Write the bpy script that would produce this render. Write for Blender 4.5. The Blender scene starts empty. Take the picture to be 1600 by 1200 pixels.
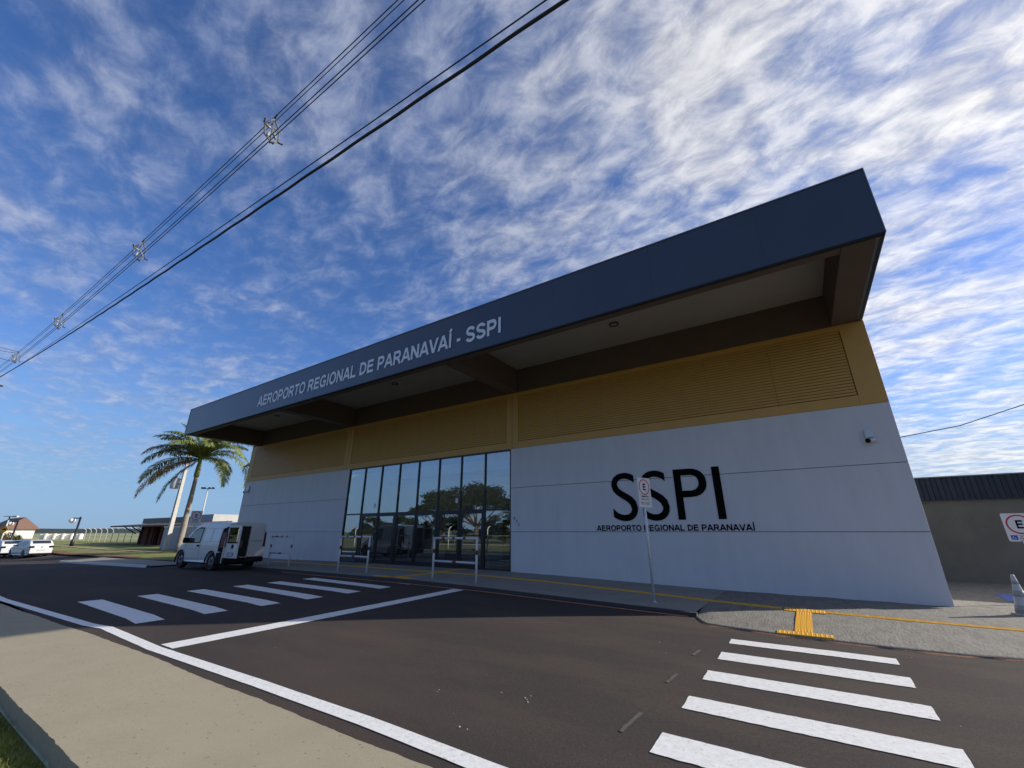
import bpy, bmesh, math, random
import numpy as np
from mathutils import Vector, Matrix, noise as mnoise

random.seed(7)
R = math.radians
sc = bpy.context.scene
COL = sc.collection

# ------------------------------------------------------------------ camera
F_PX, HZ, VPX = 648.0, 231.0, 458.0          # focal, horizon drop, depth-axis vanishing point (px of a 1600 px wide frame)
PITCH = math.atan(HZ / F_PX)
YAW = math.atan(VPX * math.cos(PITCH) / F_PX)
CAM = Vector((0, 0, 1.6))
FW = Vector((-math.sin(YAW) * math.cos(PITCH), math.cos(YAW) * math.cos(PITCH), math.sin(PITCH)))
RT = Vector((math.cos(YAW), math.sin(YAW), 0))
UP = RT.cross(FW)
cd = bpy.data.cameras.new('camera')
cd.sensor_width = 36; cd.lens = F_PX / 1600 * 36
cd.clip_start = 0.05; cd.clip_end = 6000
cam = bpy.data.objects.new('camera', cd); COL.objects.link(cam)
m = Matrix((RT, UP, -FW)).transposed().to_4x4(); m.translation = CAM
cam.matrix_world = m
sc.camera = cam

# ------------------------------------------------------------------ sun, sky, exposure
SUN_AZ, SUN_EL = R(48.7), R(22.5)            # azimuth from +Y towards +X
sun_dir = Vector((math.sin(SUN_AZ) * math.cos(SUN_EL), math.cos(SUN_AZ) * math.cos(SUN_EL), math.sin(SUN_EL)))
sd = bpy.data.lights.new('sun', 'SUN'); sd.energy = 5.0; sd.angle = R(0.55); sd.color = (1.0, 0.93, 0.82)
so = bpy.data.objects.new('sun', sd); COL.objects.link(so)
so.rotation_euler = sun_dir.to_track_quat('Z', 'Y').to_euler(); so.location = (30, 30, 40)

SKY_STRENGTH = 0.112
w = bpy.data.worlds.new('World'); sc.world = w; w.use_nodes = True
nt = w.node_tree; nt.nodes.clear()
def N(t, **k):
    n = nt.nodes.new(t)
    for a, b in k.items(): setattr(n, a, b)
    return n
def L(a, b): nt.links.new(a, b)
def val(x, inp):
    if hasattr(x, 'links') or hasattr(x, 'is_linked'): L(x, inp)
    else: inp.default_value = x
def math_n(op, a, b=0.0, clamp=False):
    n = N('ShaderNodeMath', operation=op, use_clamp=clamp)
    val(a, n.inputs[0]); val(b, n.inputs[1]); return n.outputs[0]
def maprange(v, a, b, c=0., d=1., smooth=True):
    n = N('ShaderNodeMapRange'); n.interpolation_type = 'SMOOTHSTEP' if smooth else 'LINEAR'
    L(v, n.inputs[0]); n.inputs[1].default_value = a; n.inputs[2].default_value = b
    n.inputs[3].default_value = c; n.inputs[4].default_value = d; return n.outputs[0]
out = N('ShaderNodeOutputWorld')
sky = N('ShaderNodeTexSky', sky_type='NISHITA'); sky.sun_disc = False
sky.sun_elevation = SUN_EL; sky.sun_rotation = SUN_AZ
sky.air_density = 1.0; sky.dust_density = 0.35; sky.ozone_density = 3.0; sky.altitude = 400
hs = N('ShaderNodeHueSaturation'); hs.inputs['Saturation'].default_value = 1.15
tint = N('ShaderNodeMix', data_type='RGBA', blend_type='MULTIPLY'); tint.inputs[0].default_value = 1; L(sky.outputs[0], tint.inputs[6]); tint.inputs[7].default_value = (1.00, .96, 1.14, 1)
L(tint.outputs[2], hs.inputs['Color'])
tc = N('ShaderNodeTexCoord'); sep = N('ShaderNodeSeparateXYZ'); L(tc.outputs['Generated'], sep.inputs[0])
# damp air near the horizon is blue-grey, not yellow
hz = N('ShaderNodeMix', data_type='RGBA'); L(maprange(sep.outputs[2], 0.0, 0.34, .85, 0.), hz.inputs[0])
L(hs.outputs[0], hz.inputs[6]); hz.inputs[7].default_value = (1.35, 2.7, 4.5, 1)
bg1 = N('ShaderNodeBackground'); L(hz.outputs[2], bg1.inputs[0]); bg1.inputs[1].default_value = SKY_STRENGTH
zc = math_n('ADD', math_n('MAXIMUM', sep.outputs[2], 0.0), 0.10)
px = math_n('DIVIDE', sep.outputs[0], zc); py = math_n('DIVIDE', sep.outputs[1], zc)
cmb = N('ShaderNodeCombineXYZ'); L(px, cmb.inputs[0]); L(py, cmb.inputs[1])
def layer(scale, sx, sy, rot, detail, rough, dist, off):
    mp = N('ShaderNodeMapping'); L(cmb.outputs[0], mp.inputs[0])
    mp.inputs['Rotation'].default_value = (0, 0, rot); mp.inputs['Scale'].default_value = (sx, sy, 1); mp.inputs['Location'].default_value = off
    nz = N('ShaderNodeTexNoise'); nz.inputs['Scale'].default_value = scale; nz.inputs['Detail'].default_value = detail
    nz.inputs['Roughness'].default_value = rough; nz.inputs['Distortion'].default_value = dist
    L(mp.outputs[0], nz.inputs['Vector']); return nz.outputs['Fac']
big = layer(0.75, 1.0, 1.0, 0.3, 4, 0.5, 0.3, (3.1, 1.7, 0))
mid = layer(2.6, 1.0, 1.35, 0.55, 10, 0.60, 0.3, (0.4, 5.2, 0))
fine = layer(8.0, 1.0, 1.5, 0.75, 9, 0.62, 0.35, (2.0, 0.3, 0))
dotn = N('ShaderNodeVectorMath', operation='DOT_PRODUCT'); L(tc.outputs['Generated'], dotn.inputs[0]); dotn.inputs[1].default_value = sun_dir
near = maprange(dotn.outputs['Value'], 0.0, 0.95)          # how close to the sun the sky is
s = math_n('ADD', math_n('MULTIPLY', big, 0.32), math_n('ADD', math_n('MULTIPLY', mid, 0.42), math_n('MULTIPLY', fine, 0.44)))
s = math_n('ADD', s, math_n('MULTIPLY', near, 0.055))
mask = maprange(s, 0.452, 0.785)
mask0 = mask
# thin out the clouds towards the horizon on the side away from the sun
lowfade = math_n('MAXIMUM', maprange(sep.outputs[2], 0.03, 0.16), near)
mask = math_n('MULTIPLY', mask, lowfade)
mask = math_n('MULTIPLY', mask, math_n('ADD', 0.68, math_n('MULTIPLY', near, 0.22)))
cc = N('ShaderNodeMix', data_type='RGBA'); L(mask0, cc.inputs[0]); cc.inputs[6].default_value = (0.34, 0.46, 0.80, 1); cc.inputs[7].default_value = (0.68, 0.73, 0.88, 1)
cr = N('ShaderNodeMix', data_type='RGBA'); L(near, cr.inputs[0]); L(cc.outputs[2], cr.inputs[6]); cr.inputs[7].default_value = (1.0, 0.98, 0.95, 1)
cstr = math_n('MULTIPLY', math_n('ADD', 0.56, math_n('MULTIPLY', math_n('POWER', near, 2.0), 0.24)), maprange(fine, .32, .66, .74, 1.10))
bg2 = N('ShaderNodeBackground'); L(cr.outputs[2], bg2.inputs[0]); L(cstr, bg2.inputs[1])
mx = N('ShaderNodeMixShader'); L(mask, mx.inputs[0]); L(bg1.outputs[0], mx.inputs[1]); L(bg2.outputs[0], mx.inputs[2])
L(mx.outputs[0], out.inputs[0])
sc.view_settings.view_transform = 'Standard'; sc.view_settings.look = 'None'; sc.view_settings.gamma = 1.0
sc.view_settings.exposure = 0.36

# ------------------------------------------------------------------ rays from the photograph (used to place background things)
def at(pxx, pyy, Y=None, Z=None, X=None):
    r = FW * F_PX + RT * (pxx - 800) - UP * (pyy - 600)
    if Y is not None: t = Y / r.y
    elif Z is not None: t = (Z - 1.6) / r.z
    else: t = X / r.x
    return CAM + r * t

# ------------------------------------------------------------------ materials
MATS = {}
def mat(name, col=(.5, .5, .5), rough=.6, metal=0., var=.0, vscale=6., bump=0., bscale=60., spec=.5, coat=0., emis=None,
        col2=None, c2pos=(.45, .62), c2scale=1.2, stretch=None, detail=6):
    if name in MATS: return MATS[name]
    mt = bpy.data.materials.new(name); mt.use_nodes = True; t = mt.node_tree; b = t.nodes['Principled BSDF']
    b.inputs['Roughness'].default_value = rough; b.inputs['Metallic'].default_value = metal
    b.inputs['Specular IOR Level'].default_value = spec; b.inputs['Coat Weight'].default_value = coat
    b.inputs['Base Color'].default_value = (*col, 1)
    co = t.nodes.new('ShaderNodeTexCoord'); vec = co.outputs['Object']
    if stretch:
        mp = t.nodes.new('ShaderNodeMapping'); mp.inputs['Scale'].default_value = stretch; t.links.new(vec, mp.inputs[0]); vec = mp.outputs[0]
    cur = None
    if col2 is not None:
        n = t.nodes.new('ShaderNodeTexNoise'); n.inputs['Scale'].default_value = c2scale; n.inputs['Detail'].default_value = 7; n.inputs['Roughness'].default_value = .6
        t.links.new(vec, n.inputs['Vector'])
        mr = t.nodes.new('ShaderNodeMapRange'); mr.inputs[1].default_value = c2pos[0]; mr.inputs[2].default_value = c2pos[1]; t.links.new(n.outputs['Fac'], mr.inputs[0])
        mxx = t.nodes.new('ShaderNodeMix'); mxx.data_type = 'RGBA'; t.links.new(mr.outputs[0], mxx.inputs[0])
        mxx.inputs[6].default_value = (*col, 1); mxx.inputs[7].default_value = (*col2, 1); cur = mxx.outputs[2]
    if var > 0:
        n = t.nodes.new('ShaderNodeTexNoise'); n.inputs['Scale'].default_value = vscale; n.inputs['Detail'].default_value = detail; n.inputs['Roughness'].default_value = .65
        t.links.new(vec, n.inputs['Vector'])
        mr = t.nodes.new('ShaderNodeMapRange'); mr.inputs[1].default_value = .25; mr.inputs[2].default_value = .75
        mr.inputs[3].default_value = 1 - var; mr.inputs[4].default_value = 1 + var; t.links.new(n.outputs['Fac'], mr.inputs[0])
        mv = t.nodes.new('ShaderNodeMix'); mv.data_type = 'RGBA'; mv.blend_type = 'MULTIPLY'; mv.inputs[0].default_value = 1
        if cur is None: mv.inputs[6].default_value = (*col, 1)
        else: t.links.new(cur, mv.inputs[6])
        cb = t.nodes.new('ShaderNodeCombineColor')
        for i in range(3): t.links.new(mr.outputs[0], cb.inputs[i])
        t.links.new(cb.outputs[0], mv.inputs[7]); cur = mv.outputs[2]
    if cur is not None: t.links.new(cur, b.inputs['Base Color'])
    if bump > 0:
        n = t.nodes.new('ShaderNodeTexNoise'); n.inputs['Scale'].default_value = bscale; n.inputs['Detail'].default_value = 5; t.links.new(vec, n.inputs['Vector'])
        bp = t.nodes.new('ShaderNodeBump'); bp.inputs['Strength'].default_value = bump; bp.inputs['Distance'].default_value = .02
        t.links.new(n.outputs['Fac'], bp.inputs['Height']); t.links.new(bp.outputs[0], b.inputs['Normal'])
    if emis: b.inputs['Emission Color'].default_value = (*emis, 1); b.inputs['Emission Strength'].default_value = 1
    MATS[name] = mt; return mt

def speckle(mt, scale, thr, col, amt=1.0):
    """small pale stones pressed into a surface"""
    t = mt.node_tree; b = t.nodes['Principled BSDF']
    src = b.inputs['Base Color'].links[0].from_socket
    co = t.nodes.new('ShaderNodeTexCoord'); v = t.nodes.new('ShaderNodeTexVoronoi'); v.inputs['Scale'].default_value = scale
    t.links.new(co.outputs['Object'], v.inputs['Vector'])
    sc_ = t.nodes.new('ShaderNodeSeparateColor'); t.links.new(v.outputs['Color'], sc_.inputs[0])
    g = t.nodes.new('ShaderNodeMath'); g.operation = 'GREATER_THAN'; t.links.new(sc_.outputs[0], g.inputs[0]); g.inputs[1].default_value = thr
    d = t.nodes.new('ShaderNodeMath'); d.operation = 'LESS_THAN'; t.links.new(v.outputs['Distance'], d.inputs[0]); d.inputs[1].default_value = .32
    mm = t.nodes.new('ShaderNodeMath'); mm.operation = 'MULTIPLY'; t.links.new(g.outputs[0], mm.inputs[0]); t.links.new(d.outputs[0], mm.inputs[1])
    m2 = t.nodes.new('ShaderNodeMath'); m2.operation = 'MULTIPLY'; t.links.new(mm.outputs[0], m2.inputs[0]); m2.inputs[1].default_value = amt
    x = t.nodes.new('ShaderNodeMix'); x.data_type = 'RGBA'; t.links.new(m2.outputs[0], x.inputs[0]); t.links.new(src, x.inputs[6]); x.inputs[7].default_value = (*col, 1)
    t.links.new(x.outputs[2], b.inputs['Base Color'])

M = dict(
    asphalt=mat('asphalt', (.051, .042, .038), .93, spec=.2, var=.35, vscale=70, bump=.35, bscale=160, col2=(.078, .059, .049), c2pos=(.44, .74), c2scale=.55, stretch=(.45, 1.3, 1), detail=9),
    paint_white=mat('road_paint_white', (.76, .76, .74), .6, var=.14, vscale=16, bump=.25, bscale=130, col2=(.45, .44, .42), c2pos=(.57, .72), c2scale=24, detail=9),
    paint_faded=mat('road_paint_faded', (.080, .074, .070), .8, var=.4, vscale=30),
    paint_orange=mat('kerb_paint_orange', (.60, .24, .11), .7, var=.35, vscale=18),
    walk=mat('beige_concrete', (.355, .31, .215), .9, var=.16, vscale=70, bump=.4, bscale=230, col2=(.33, .285, .195), c2pos=(.42, .7), c2scale=2.2, detail=9),
    side=mat('grey_concrete', (.265, .25, .215), .9, var=.15, vscale=7, bump=.25, bscale=60, col2=(.225, .212, .185), c2pos=(.4, .7), c2scale=1.1, detail=9),
    ramp=mat('rough_concrete', (.20, .187, .16), .92, var=.35, vscale=12, bump=.6, bscale=10, col2=(.14, .13, .112), c2pos=(.42, .68), c2scale=2.2, stretch=(3.2, .8, 1), detail=9),
    kerb=mat('dark_kerb', (.035, .032, .032), .85, var=.3, vscale=20, bump=.4, bscale=50),
    kerb_white=mat('kerb_whitewash', (.62, .62, .60), .8, var=.2, vscale=8),
    yellow=mat('tactile_yellow', (.72, .36, .012), .6, var=.12, vscale=9),
    soil=mat('red_soil', (.20, .085, .045), .95, var=.3, vscale=9, bump=.6, bscale=40),
    ground=mat('grass_ground', (.070, .085, .022), .95, var=.4, vscale=1.2, bump=.6, bscale=30, col2=(.15, .13, .045), c2pos=(.42, .7), c2scale=.22),
    field=mat('pale_field', (.20, .235, .085), .95, var=.2, vscale=.05, col2=(.28, .27, .13), c2pos=(.45, .6), c2scale=.01),
    wall=mat('light_grey_render', (.63, .605, .60), .85, var=.03, vscale=1.6, stretch=(2.6, 2.6, .45), bump=.12, bscale=120, col2=(.60, .575, .57), c2pos=(.4, .65), c2scale=.7, detail=9),
    joint=mat('joint_shadow_gap', (.12, .12, .13), .9),
    ochre=mat('ochre_metal', (.54, .29, .065), .55, var=.06, vscale=2),
    brown=mat('brown_beam_paint', (.115, .08, .058), .75, var=.10, vscale=1.5),
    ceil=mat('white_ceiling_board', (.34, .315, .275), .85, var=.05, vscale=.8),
    navy=mat('navy_cladding', (.029, .035, .058), .38, metal=.0, var=.10, vscale=.5, bump=.05, bscale=1.2, spec=.6, coat=.15),
    trim=mat('steel_flashing', (.20, .20, .21), .45, metal=.6),
    black=mat('black_letter_paint', (.004, .004, .004), .9, spec=.08),
    silver=mat('silver_letter', (.72, .72, .76), .45, metal=0),
    frame=mat('black_aluminium', (.008, .008, .010), .4),
    inter=mat('interior_paint', (.78, .78, .76), .8),
    floor=mat('interior_floor', (.12, .12, .125), .25, var=.1),
    dark=mat('dark_void', (.012, .012, .012), .9),
    galv=mat('galvanised_steel', (.55, .56, .57), .45, metal=.35, var=.15, vscale=20),
    whitem=mat('white_enamel', (.55, .56, .58), .4, var=.05, vscale=8),
    red=mat('red_band', (.16, .012, .012), .45),
    redring=mat('red_ring', (.42, .015, .035), .5),
    blue=mat('sign_blue', (.035, .07, .36), .5),
    bluepaint=mat('blue_bay_paint', (.10, .16, .42), .75, var=.2, vscale=8),
    body=mat('white_car_paint', (.54, .55, .56), .28, coat=.6, var=.02, vscale=2),
    glassdark=mat('vehicle_glass', (.012, .016, .018), .06, spec=.8, coat=.4),
    tyre=mat('tyre_rubber', (.012, .012, .012), .8),
    rim=mat('wheel_rim', (.22, .22, .23), .4, metal=.7),
    plast=mat('black_plastic', (.010, .010, .010), .8, spec=.15),
    tail=mat('tail_light_red', (.09, .004, .006), .5),
    plate=mat('number_plate', (.42, .43, .45), .4),
    trunk=mat('palm_bark', (.27, .235, .20), .9, var=.25, vscale=5, bump=.5, bscale=12, stretch=(1, 1, 5)),
    shaft=mat('palm_crownshaft', (.24, .27, .07), .5, var=.25, vscale=4),
    leaf=mat('palm_leaf', (.15, .18, .045), .5, var=.4, vscale=2.5, spec=.5),
    leafdead=mat('palm_leaf_dry', (.22, .115, .06), .8, var=.3, vscale=3),
    conc=mat('pole_concrete', (.50, .48, .44), .85, var=.12, vscale=3, bump=.2, bscale=30),
    tile=mat('roof_tile_brown', (.17, .10, .075), .85, var=.3, vscale=3, bump=.6, bscale=8),
    brick=mat('red_brick', (.11, .042, .032), .9, var=.3, vscale=10),
    wood=mat('dark_timber', (.035, .022, .018), .8),
    olive=mat('olive_render', (.165, .155, .125), .85, var=.12, vscale=1.2, bump=.15, bscale=60, col2=(.135, .125, .10), c2pos=(.4, .7), c2scale=.8),
    corr=mat('dark_corrugated_sheet', (.014, .018, .030), .45, var=.3, vscale=2),
    bldwhite=mat('white_render', (.75, .73, .68), .85, var=.08, vscale=1.5),
    bldgrey=mat('grey_render', (.33, .34, .36), .85, var=.08, vscale=1.5),
    bark=mat('tree_bark', (.09, .07, .05), .9, var=.3, vscale=5),
    foliage=mat('tree_foliage', (.032, .048, .016), .7, var=.45, vscale=.8),
    farwood=mat('far_wood', (.022, .032, .034), .9, var=.35, vscale=.03),  # bluish distance haze put into the base colour
    hedge=mat('hedge_foliage', (.10, .12, .025), .7, var=.4, vscale=1.5),
    redleaf=mat('red_foliage', (.22, .045, .03), .7, var=.4, vscale=2),
    globe=mat('white_globe', (.82, .80, .76), .3),
    cable=mat('black_cable', (.012, .011, .011), .6),
    poly=mat('grey_polymer', (.13, .13, .125), .55, var=.3, vscale=20),
    porc=mat('white_porcelain', (.27, .27, .26), .3),
    cone1=mat('cone_white', (.52, .52, .50), .55, var=.2, vscale=14),
    cone2=mat('cone_grey', (.35, .34, .32), .7, var=.25, vscale=12),
    signw=mat('sign_white', (.60, .60, .60), .4, var=.04),
    amber=mat('warning_amber', (.80, .36, .01), .5),
    grass=mat('grass_blade', (.17, .20, .035), .7, var=.5, vscale=9),
    pebble=mat('white_pebble', (.40, .38, .34), .8),
    lampg=mat('downlight_glass', (.30, .30, .28), .3),
)
speckle(M['asphalt'], 110, .90, (.14, .13, .12), .65)
speckle(M['walk'], 38, .965, (.13, .10, .07), .8)
speckle(M['side'], 30, .97, (.12, .11, .10), .6)
M['grass'].node_tree.nodes['Principled BSDF'].inputs['Subsurface Weight'].default_value = 0

def glass_mat(name, tint, refl, rcol=(.9, .95, 1.)):
    mt = bpy.data.materials.new(name); mt.use_nodes = True; t = mt.node_tree; t.nodes.clear()
    o = t.nodes.new('ShaderNodeOutputMaterial'); tr = t.nodes.new('ShaderNodeBsdfTransparent'); tr.inputs[0].default_value = (*tint, 1)
    gl = t.nodes.new('ShaderNodeBsdfGlossy'); gl.inputs['Roughness'].default_value = .0; gl.inputs['Color'].default_value = (*rcol, 1)
    fr = t.nodes.new('ShaderNodeLayerWeight'); fr.inputs[0].default_value = .3
    mr = t.nodes.new('ShaderNodeMapRange'); mr.inputs[3].default_value = refl; mr.inputs[4].default_value = min(1, refl + .5)
    t.links.new(fr.outputs['Fresnel'], mr.inputs[0])
    mxs = t.nodes.new('ShaderNodeMixShader'); t.links.new(mr.outputs[0], mxs.inputs[0]); t.links.new(tr.outputs[0], mxs.inputs[1]); t.links.new(gl.outputs[0], mxs.inputs[2])
    nz = t.nodes.new('ShaderNodeTexNoise'); nz.inputs['Scale'].default_value = .9; co = t.nodes.new('ShaderNodeTexCoord'); t.links.new(co.outputs['Object'], nz.inputs['Vector'])
    bp = t.nodes.new('ShaderNodeBump'); bp.inputs['Strength'].default_value = .03; bp.inputs['Distance'].default_value = .02
    t.links.new(nz.outputs[0], bp.inputs['Height']); t.links.new(bp.outputs[0], gl.inputs['Normal'])
    t.links.new(mxs.outputs[0], o.inputs[0]); return mt
M['glass'] = glass_mat('solar_glass', (.50, .54, .54), .24)
M['vglass'] = glass_mat('van_window_glass', (.30, .36, .36), .16)

# ------------------------------------------------------------------ mesh helpers
OFF = {}
def tag(o, label=None, cat=None, group=None, kind=None):
    if label: o['label'] = label
    if cat: o['category'] = cat
    if group: o['group'] = group
    if kind: o['kind'] = kind
    return o
def thing(name, loc, label, cat, group=None, rz=0.0, local=False):
    o = bpy.data.objects.new(name, None); COL.objects.link(o); o.empty_display_size = .3
    o.location = loc; o.rotation_euler = (0, 0, rz)
    OFF[o.name] = Vector((0, 0, 0)) if local else Vector(loc)
    return tag(o, label, cat, group)

class MB:
    def __init__(s): s.v = []; s.f = []; s.sm = []
    def add(s, vs, fs, smooth=False):
        n = len(s.v); s.v += [Vector(p) for p in vs]; s.f += [tuple(i + n for i in f) for f in fs]; s.sm += [smooth] * len(fs); return s
    def box(s, x0, x1, y0, y1, z0, z1, mtx=None):
        vs = [Vector(p) for p in ((x0, y0, z0), (x1, y0, z0), (x1, y1, z0), (x0, y1, z0), (x0, y0, z1), (x1, y0, z1), (x1, y1, z1), (x0, y1, z1))]
        if mtx: vs = [mtx @ p for p in vs]
        return s.add(vs, [(0, 3, 2, 1), (4, 5, 6, 7), (0, 1, 5, 4), (1, 2, 6, 5), (2, 3, 7, 6), (3, 0, 4, 7)])
    def quad(s, a, b, c, d): return s.add([a, b, c, d], [(0, 1, 2, 3)])
    def tube(s, pts, r, n=8, cap=True, smooth=True):
        pts = [Vector(p) for p in pts]; rs = r if isinstance(r, (list, tuple)) else [r] * len(pts)
        base = len(s.v); prev = None
        for i, p in enumerate(pts):
            d = (pts[min(i + 1, len(pts) - 1)] - pts[max(i - 1, 0)]).normalized()
            if prev is None:
                a = d.orthogonal().normalized()
            else:
                a = (prev - d * prev.dot(d)).normalized()
            prev = a; b = d.cross(a)
            for k in range(n):
                an = 2 * math.pi * k / n; s.v.append(p + (a * math.cos(an) + b * math.sin(an)) * rs[i])
        for i in range(len(pts) - 1):
            for k in range(n):
                k2 = (k + 1) % n
                s.f.append((base + i * n + k, base + i * n + k2, base + (i + 1) * n + k2, base + (i + 1) * n + k)); s.sm.append(smooth)
        if cap:
            s.f.append(tuple(base + k for k in reversed(range(n)))); s.sm.append(False)
            s.f.append(tuple(base + (len(pts) - 1) * n + k for k in range(n))); s.sm.append(False)
        return s
    def lathe(s, c, prof, n=24, smooth=True):
        c = Vector(c); base = len(s.v)
        for r, z in prof:
            for k in range(n):
                an = 2 * math.pi * k / n; s.v.append(c + Vector((r * math.cos(an), r * math.sin(an), z)))
        for i in range(len(prof) - 1):
            for k in range(n):
                k2 = (k + 1) % n
                s.f.append((base + i * n + k, base + i * n + k2, base + (i + 1) * n + k2, base + (i + 1) * n + k)); s.sm.append(smooth)
        s.f.append(tuple(base + k for k in reversed(range(n)))); s.sm.append(False)
        s.f.append(tuple(base + (len(prof) - 1) * n + k for k in range(n))); s.sm.append(False)
        return s
    def grid(s, fn, us, vs, smooth=True, flip=False):
        base = len(s.v)
        for u in us:
            for v in vs: s.v.append(Vector(fn(u, v)))
        nv = len(vs)
        for i in range(len(us) - 1):
            for j in range(nv - 1):
                q = (base + i * nv + j, base + (i + 1) * nv + j, base + (i + 1) * nv + j + 1, base + i * nv + j + 1)
                s.f.append(q[::-1] if flip else q); s.sm.append(smooth)
        return s
    def mesh(s, name, mt, off=None):
        me = bpy.data.meshes.new(name)
        vs = [tuple(p - off) for p in s.v] if off is not None else [tuple(p) for p in s.v]
        me.from_pydata(vs, [], s.f); me.polygons.foreach_set('use_smooth', s.sm)
        if mt: me.materials.append(mt)
        me.update(); return me
    def build(s, name, mt, parent=None, label=None, cat=None, group=None, kind=None, bevel=0.0, weld=False):
        root = parent
        while root is not None and root.parent is not None: root = root.parent
        me = s.mesh(name, mt, OFF[root.name] if root is not None else None)
        if bevel > 0 or weld:
            bm = bmesh.new(); bm.from_mesh(me)
            if weld: bmesh.ops.remove_doubles(bm, verts=bm.verts, dist=1e-4)
            if bevel > 0:
                es = [e for e in bm.edges if len(e.link_faces) == 2 and e.calc_face_angle(0) > .6]
                bmesh.ops.bevel(bm, geom=es, offset=bevel, segments=2, affect='EDGES', profile=.5, clamp_overlap=True)
            bm.to_mesh(me); bm.free()
        o = bpy.data.objects.new(name, me); COL.objects.link(o); o.parent = parent
        return tag(o, label, cat, group, kind)

def tree_of(o): return [c for c in bpy.data.objects if c.parent == o]
def copy_thing(root, loc, rz=None, label=None):
    r = root.copy(); COL.objects.link(r); r.location = loc
    if rz is not None: r.rotation_euler = (0, 0, rz)
    if label: r['label'] = label
    def rec(src, dst):
        for ch in tree_of(src):
            c = ch.copy(); COL.objects.link(c); c.parent = dst; rec(ch, c)
    rec(root, r); return r

def text_mesh(txt, width, height, depth=.01, bold=0.0, spacing=1.0, res=6):
    """text outline fitted to width x height, lying in XZ facing -Y, left-bottom at the origin"""
    cu = bpy.data.curves.new('t', 'FONT'); cu.body = txt; cu.size = 1; cu.extrude = .5; cu.offset = bold; cu.resolution_u = res; cu.space_character = spacing
    ob = bpy.data.objects.new('t', cu); COL.objects.link(ob)
    dg = bpy.context.evaluated_depsgraph_get(); me = bpy.data.meshes.new_from_object(ob.evaluated_get(dg))
    bpy.data.objects.remove(ob); bpy.data.curves.remove(cu)
    co = np.zeros(len(me.vertices) * 3); me.vertices.foreach_get('co', co); co = co.reshape(-1, 3)
    x0, x1 = co[:, 0].min(), co[:, 0].max()
    base = 0.0; top = co[:, 1].max() if 'Í' not in txt else None
    if top is None: top = CAPH
    sx = width / (x1 - x0); sy = height / (top - base)
    n = np.stack([(co[:, 0] - x0) * sx, -co[:, 2] * depth * 2 + 0, (co[:, 1] - base) * sy], 1)
    me.vertices.foreach_set('co', n.astype(np.float32).ravel()); me.update()
    fs = [tuple(p.vertices) for p in me.polygons]; vs = [Vector(v) for v in n]
    bpy.data.meshes.remove(me)
    return vs, fs
CAPH = 0.729
def add_text(mb, txt, org, width, height, depth=.01, bold=0.0, mtx=None, spacing=1.0):
    vs, fs = text_mesh(txt, width, height, depth, bold, spacing)
    o = Vector(org)
    vs = [(mtx @ v if mtx else v) + o for v in vs]
    mb.add(vs, [f[::-1] for f in fs]); return mb

# bold grotesque capitals drawn as ribbons (each piece 0.4 mm proud of the last so none share a plane)
TS = .205
def arc(cx, cz, rx, rz, a0, a1, n=18): return [(cx + rx * math.cos(R(a0 + (a1 - a0) * k / n)), cz + rz * math.sin(R(a0 + (a1 - a0) * k / n))) for k in range(n + 1)]
H_ = TS / 2
GL = {
 'E': (.93, [[(.17, 0), (.17, 1)], [(.17, H_), (.85, H_)], [(.17, .52), (.80, .52)], [(.17, 1 - H_), (.84, 1 - H_)]]),
 'L': (.85, [[(.17, 0), (.17, 1)], [(.17, H_), (.80, H_)]]),
 'I': (.39, [[(.195, 0), (.195, 1)]]),
 'Í': (.39, [[(.195, 0), (.195, 1)], [(.12, 1.07), (.30, 1.27)]]),
 'T': (.85, [[(.425, 0), (.425, 1)], [(.04, 1 - H_), (.81, 1 - H_)]]),
 'D': (1.0, [[(.17, 0), (.17, 1)], [(.17, H_), (.42, H_)] + arc(.42, .5, .42, .5 - H_, -90, 90)[1:] + [(.17, 1 - H_)]]),
 'P': (.93, [[(.17, 0), (.17, 1)], [(.17, 1 - H_), (.54, 1 - H_)] + arc(.54, .675, .23, .237, 90, -90)[1:] + [(.17, .438)]]),
 'R': (1.0, [[(.17, 0), (.17, 1)], [(.17, 1 - H_), (.56, 1 - H_)] + arc(.56, .69, .24, .222, 90, -90)[1:] + [(.17, .468)], [(.50, .44), (.70, .28), (.87, 0)]]),
 'O': (1.08, [arc(.54, .5, .40, .425, 0, 360, 36)]),
 'G': (1.08, [arc(.54, .5, .40, .425, 42, 320, 30) + [(.89, .14), (.89, .45)], [(.55, .45), (.97, .45)]]),
 'A': (1.0, [[(.09, 0), (.49, 1)], [(.91, 0), (.51, 1)], [(.24, .30), (.76, .30)]]),
 'V': (.93, [[(.08, 1), (.46, 0)], [(.85, 1), (.47, 0)]]),
 'N': (1.0, [[(.17, 0), (.17, 1)], [(.83, 0), (.83, 1)], [(.17, .97), (.83, .03)]]),
 'S': (.93, [arc(.465, .715, .30, .205, 12, 262, 20) + arc(.465, .287, .315, .205, 82, -168, 20)]),
 '-': (.46, [[(.06, .36), (.40, .36)]]), ' ': (.39, [])}
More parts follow.
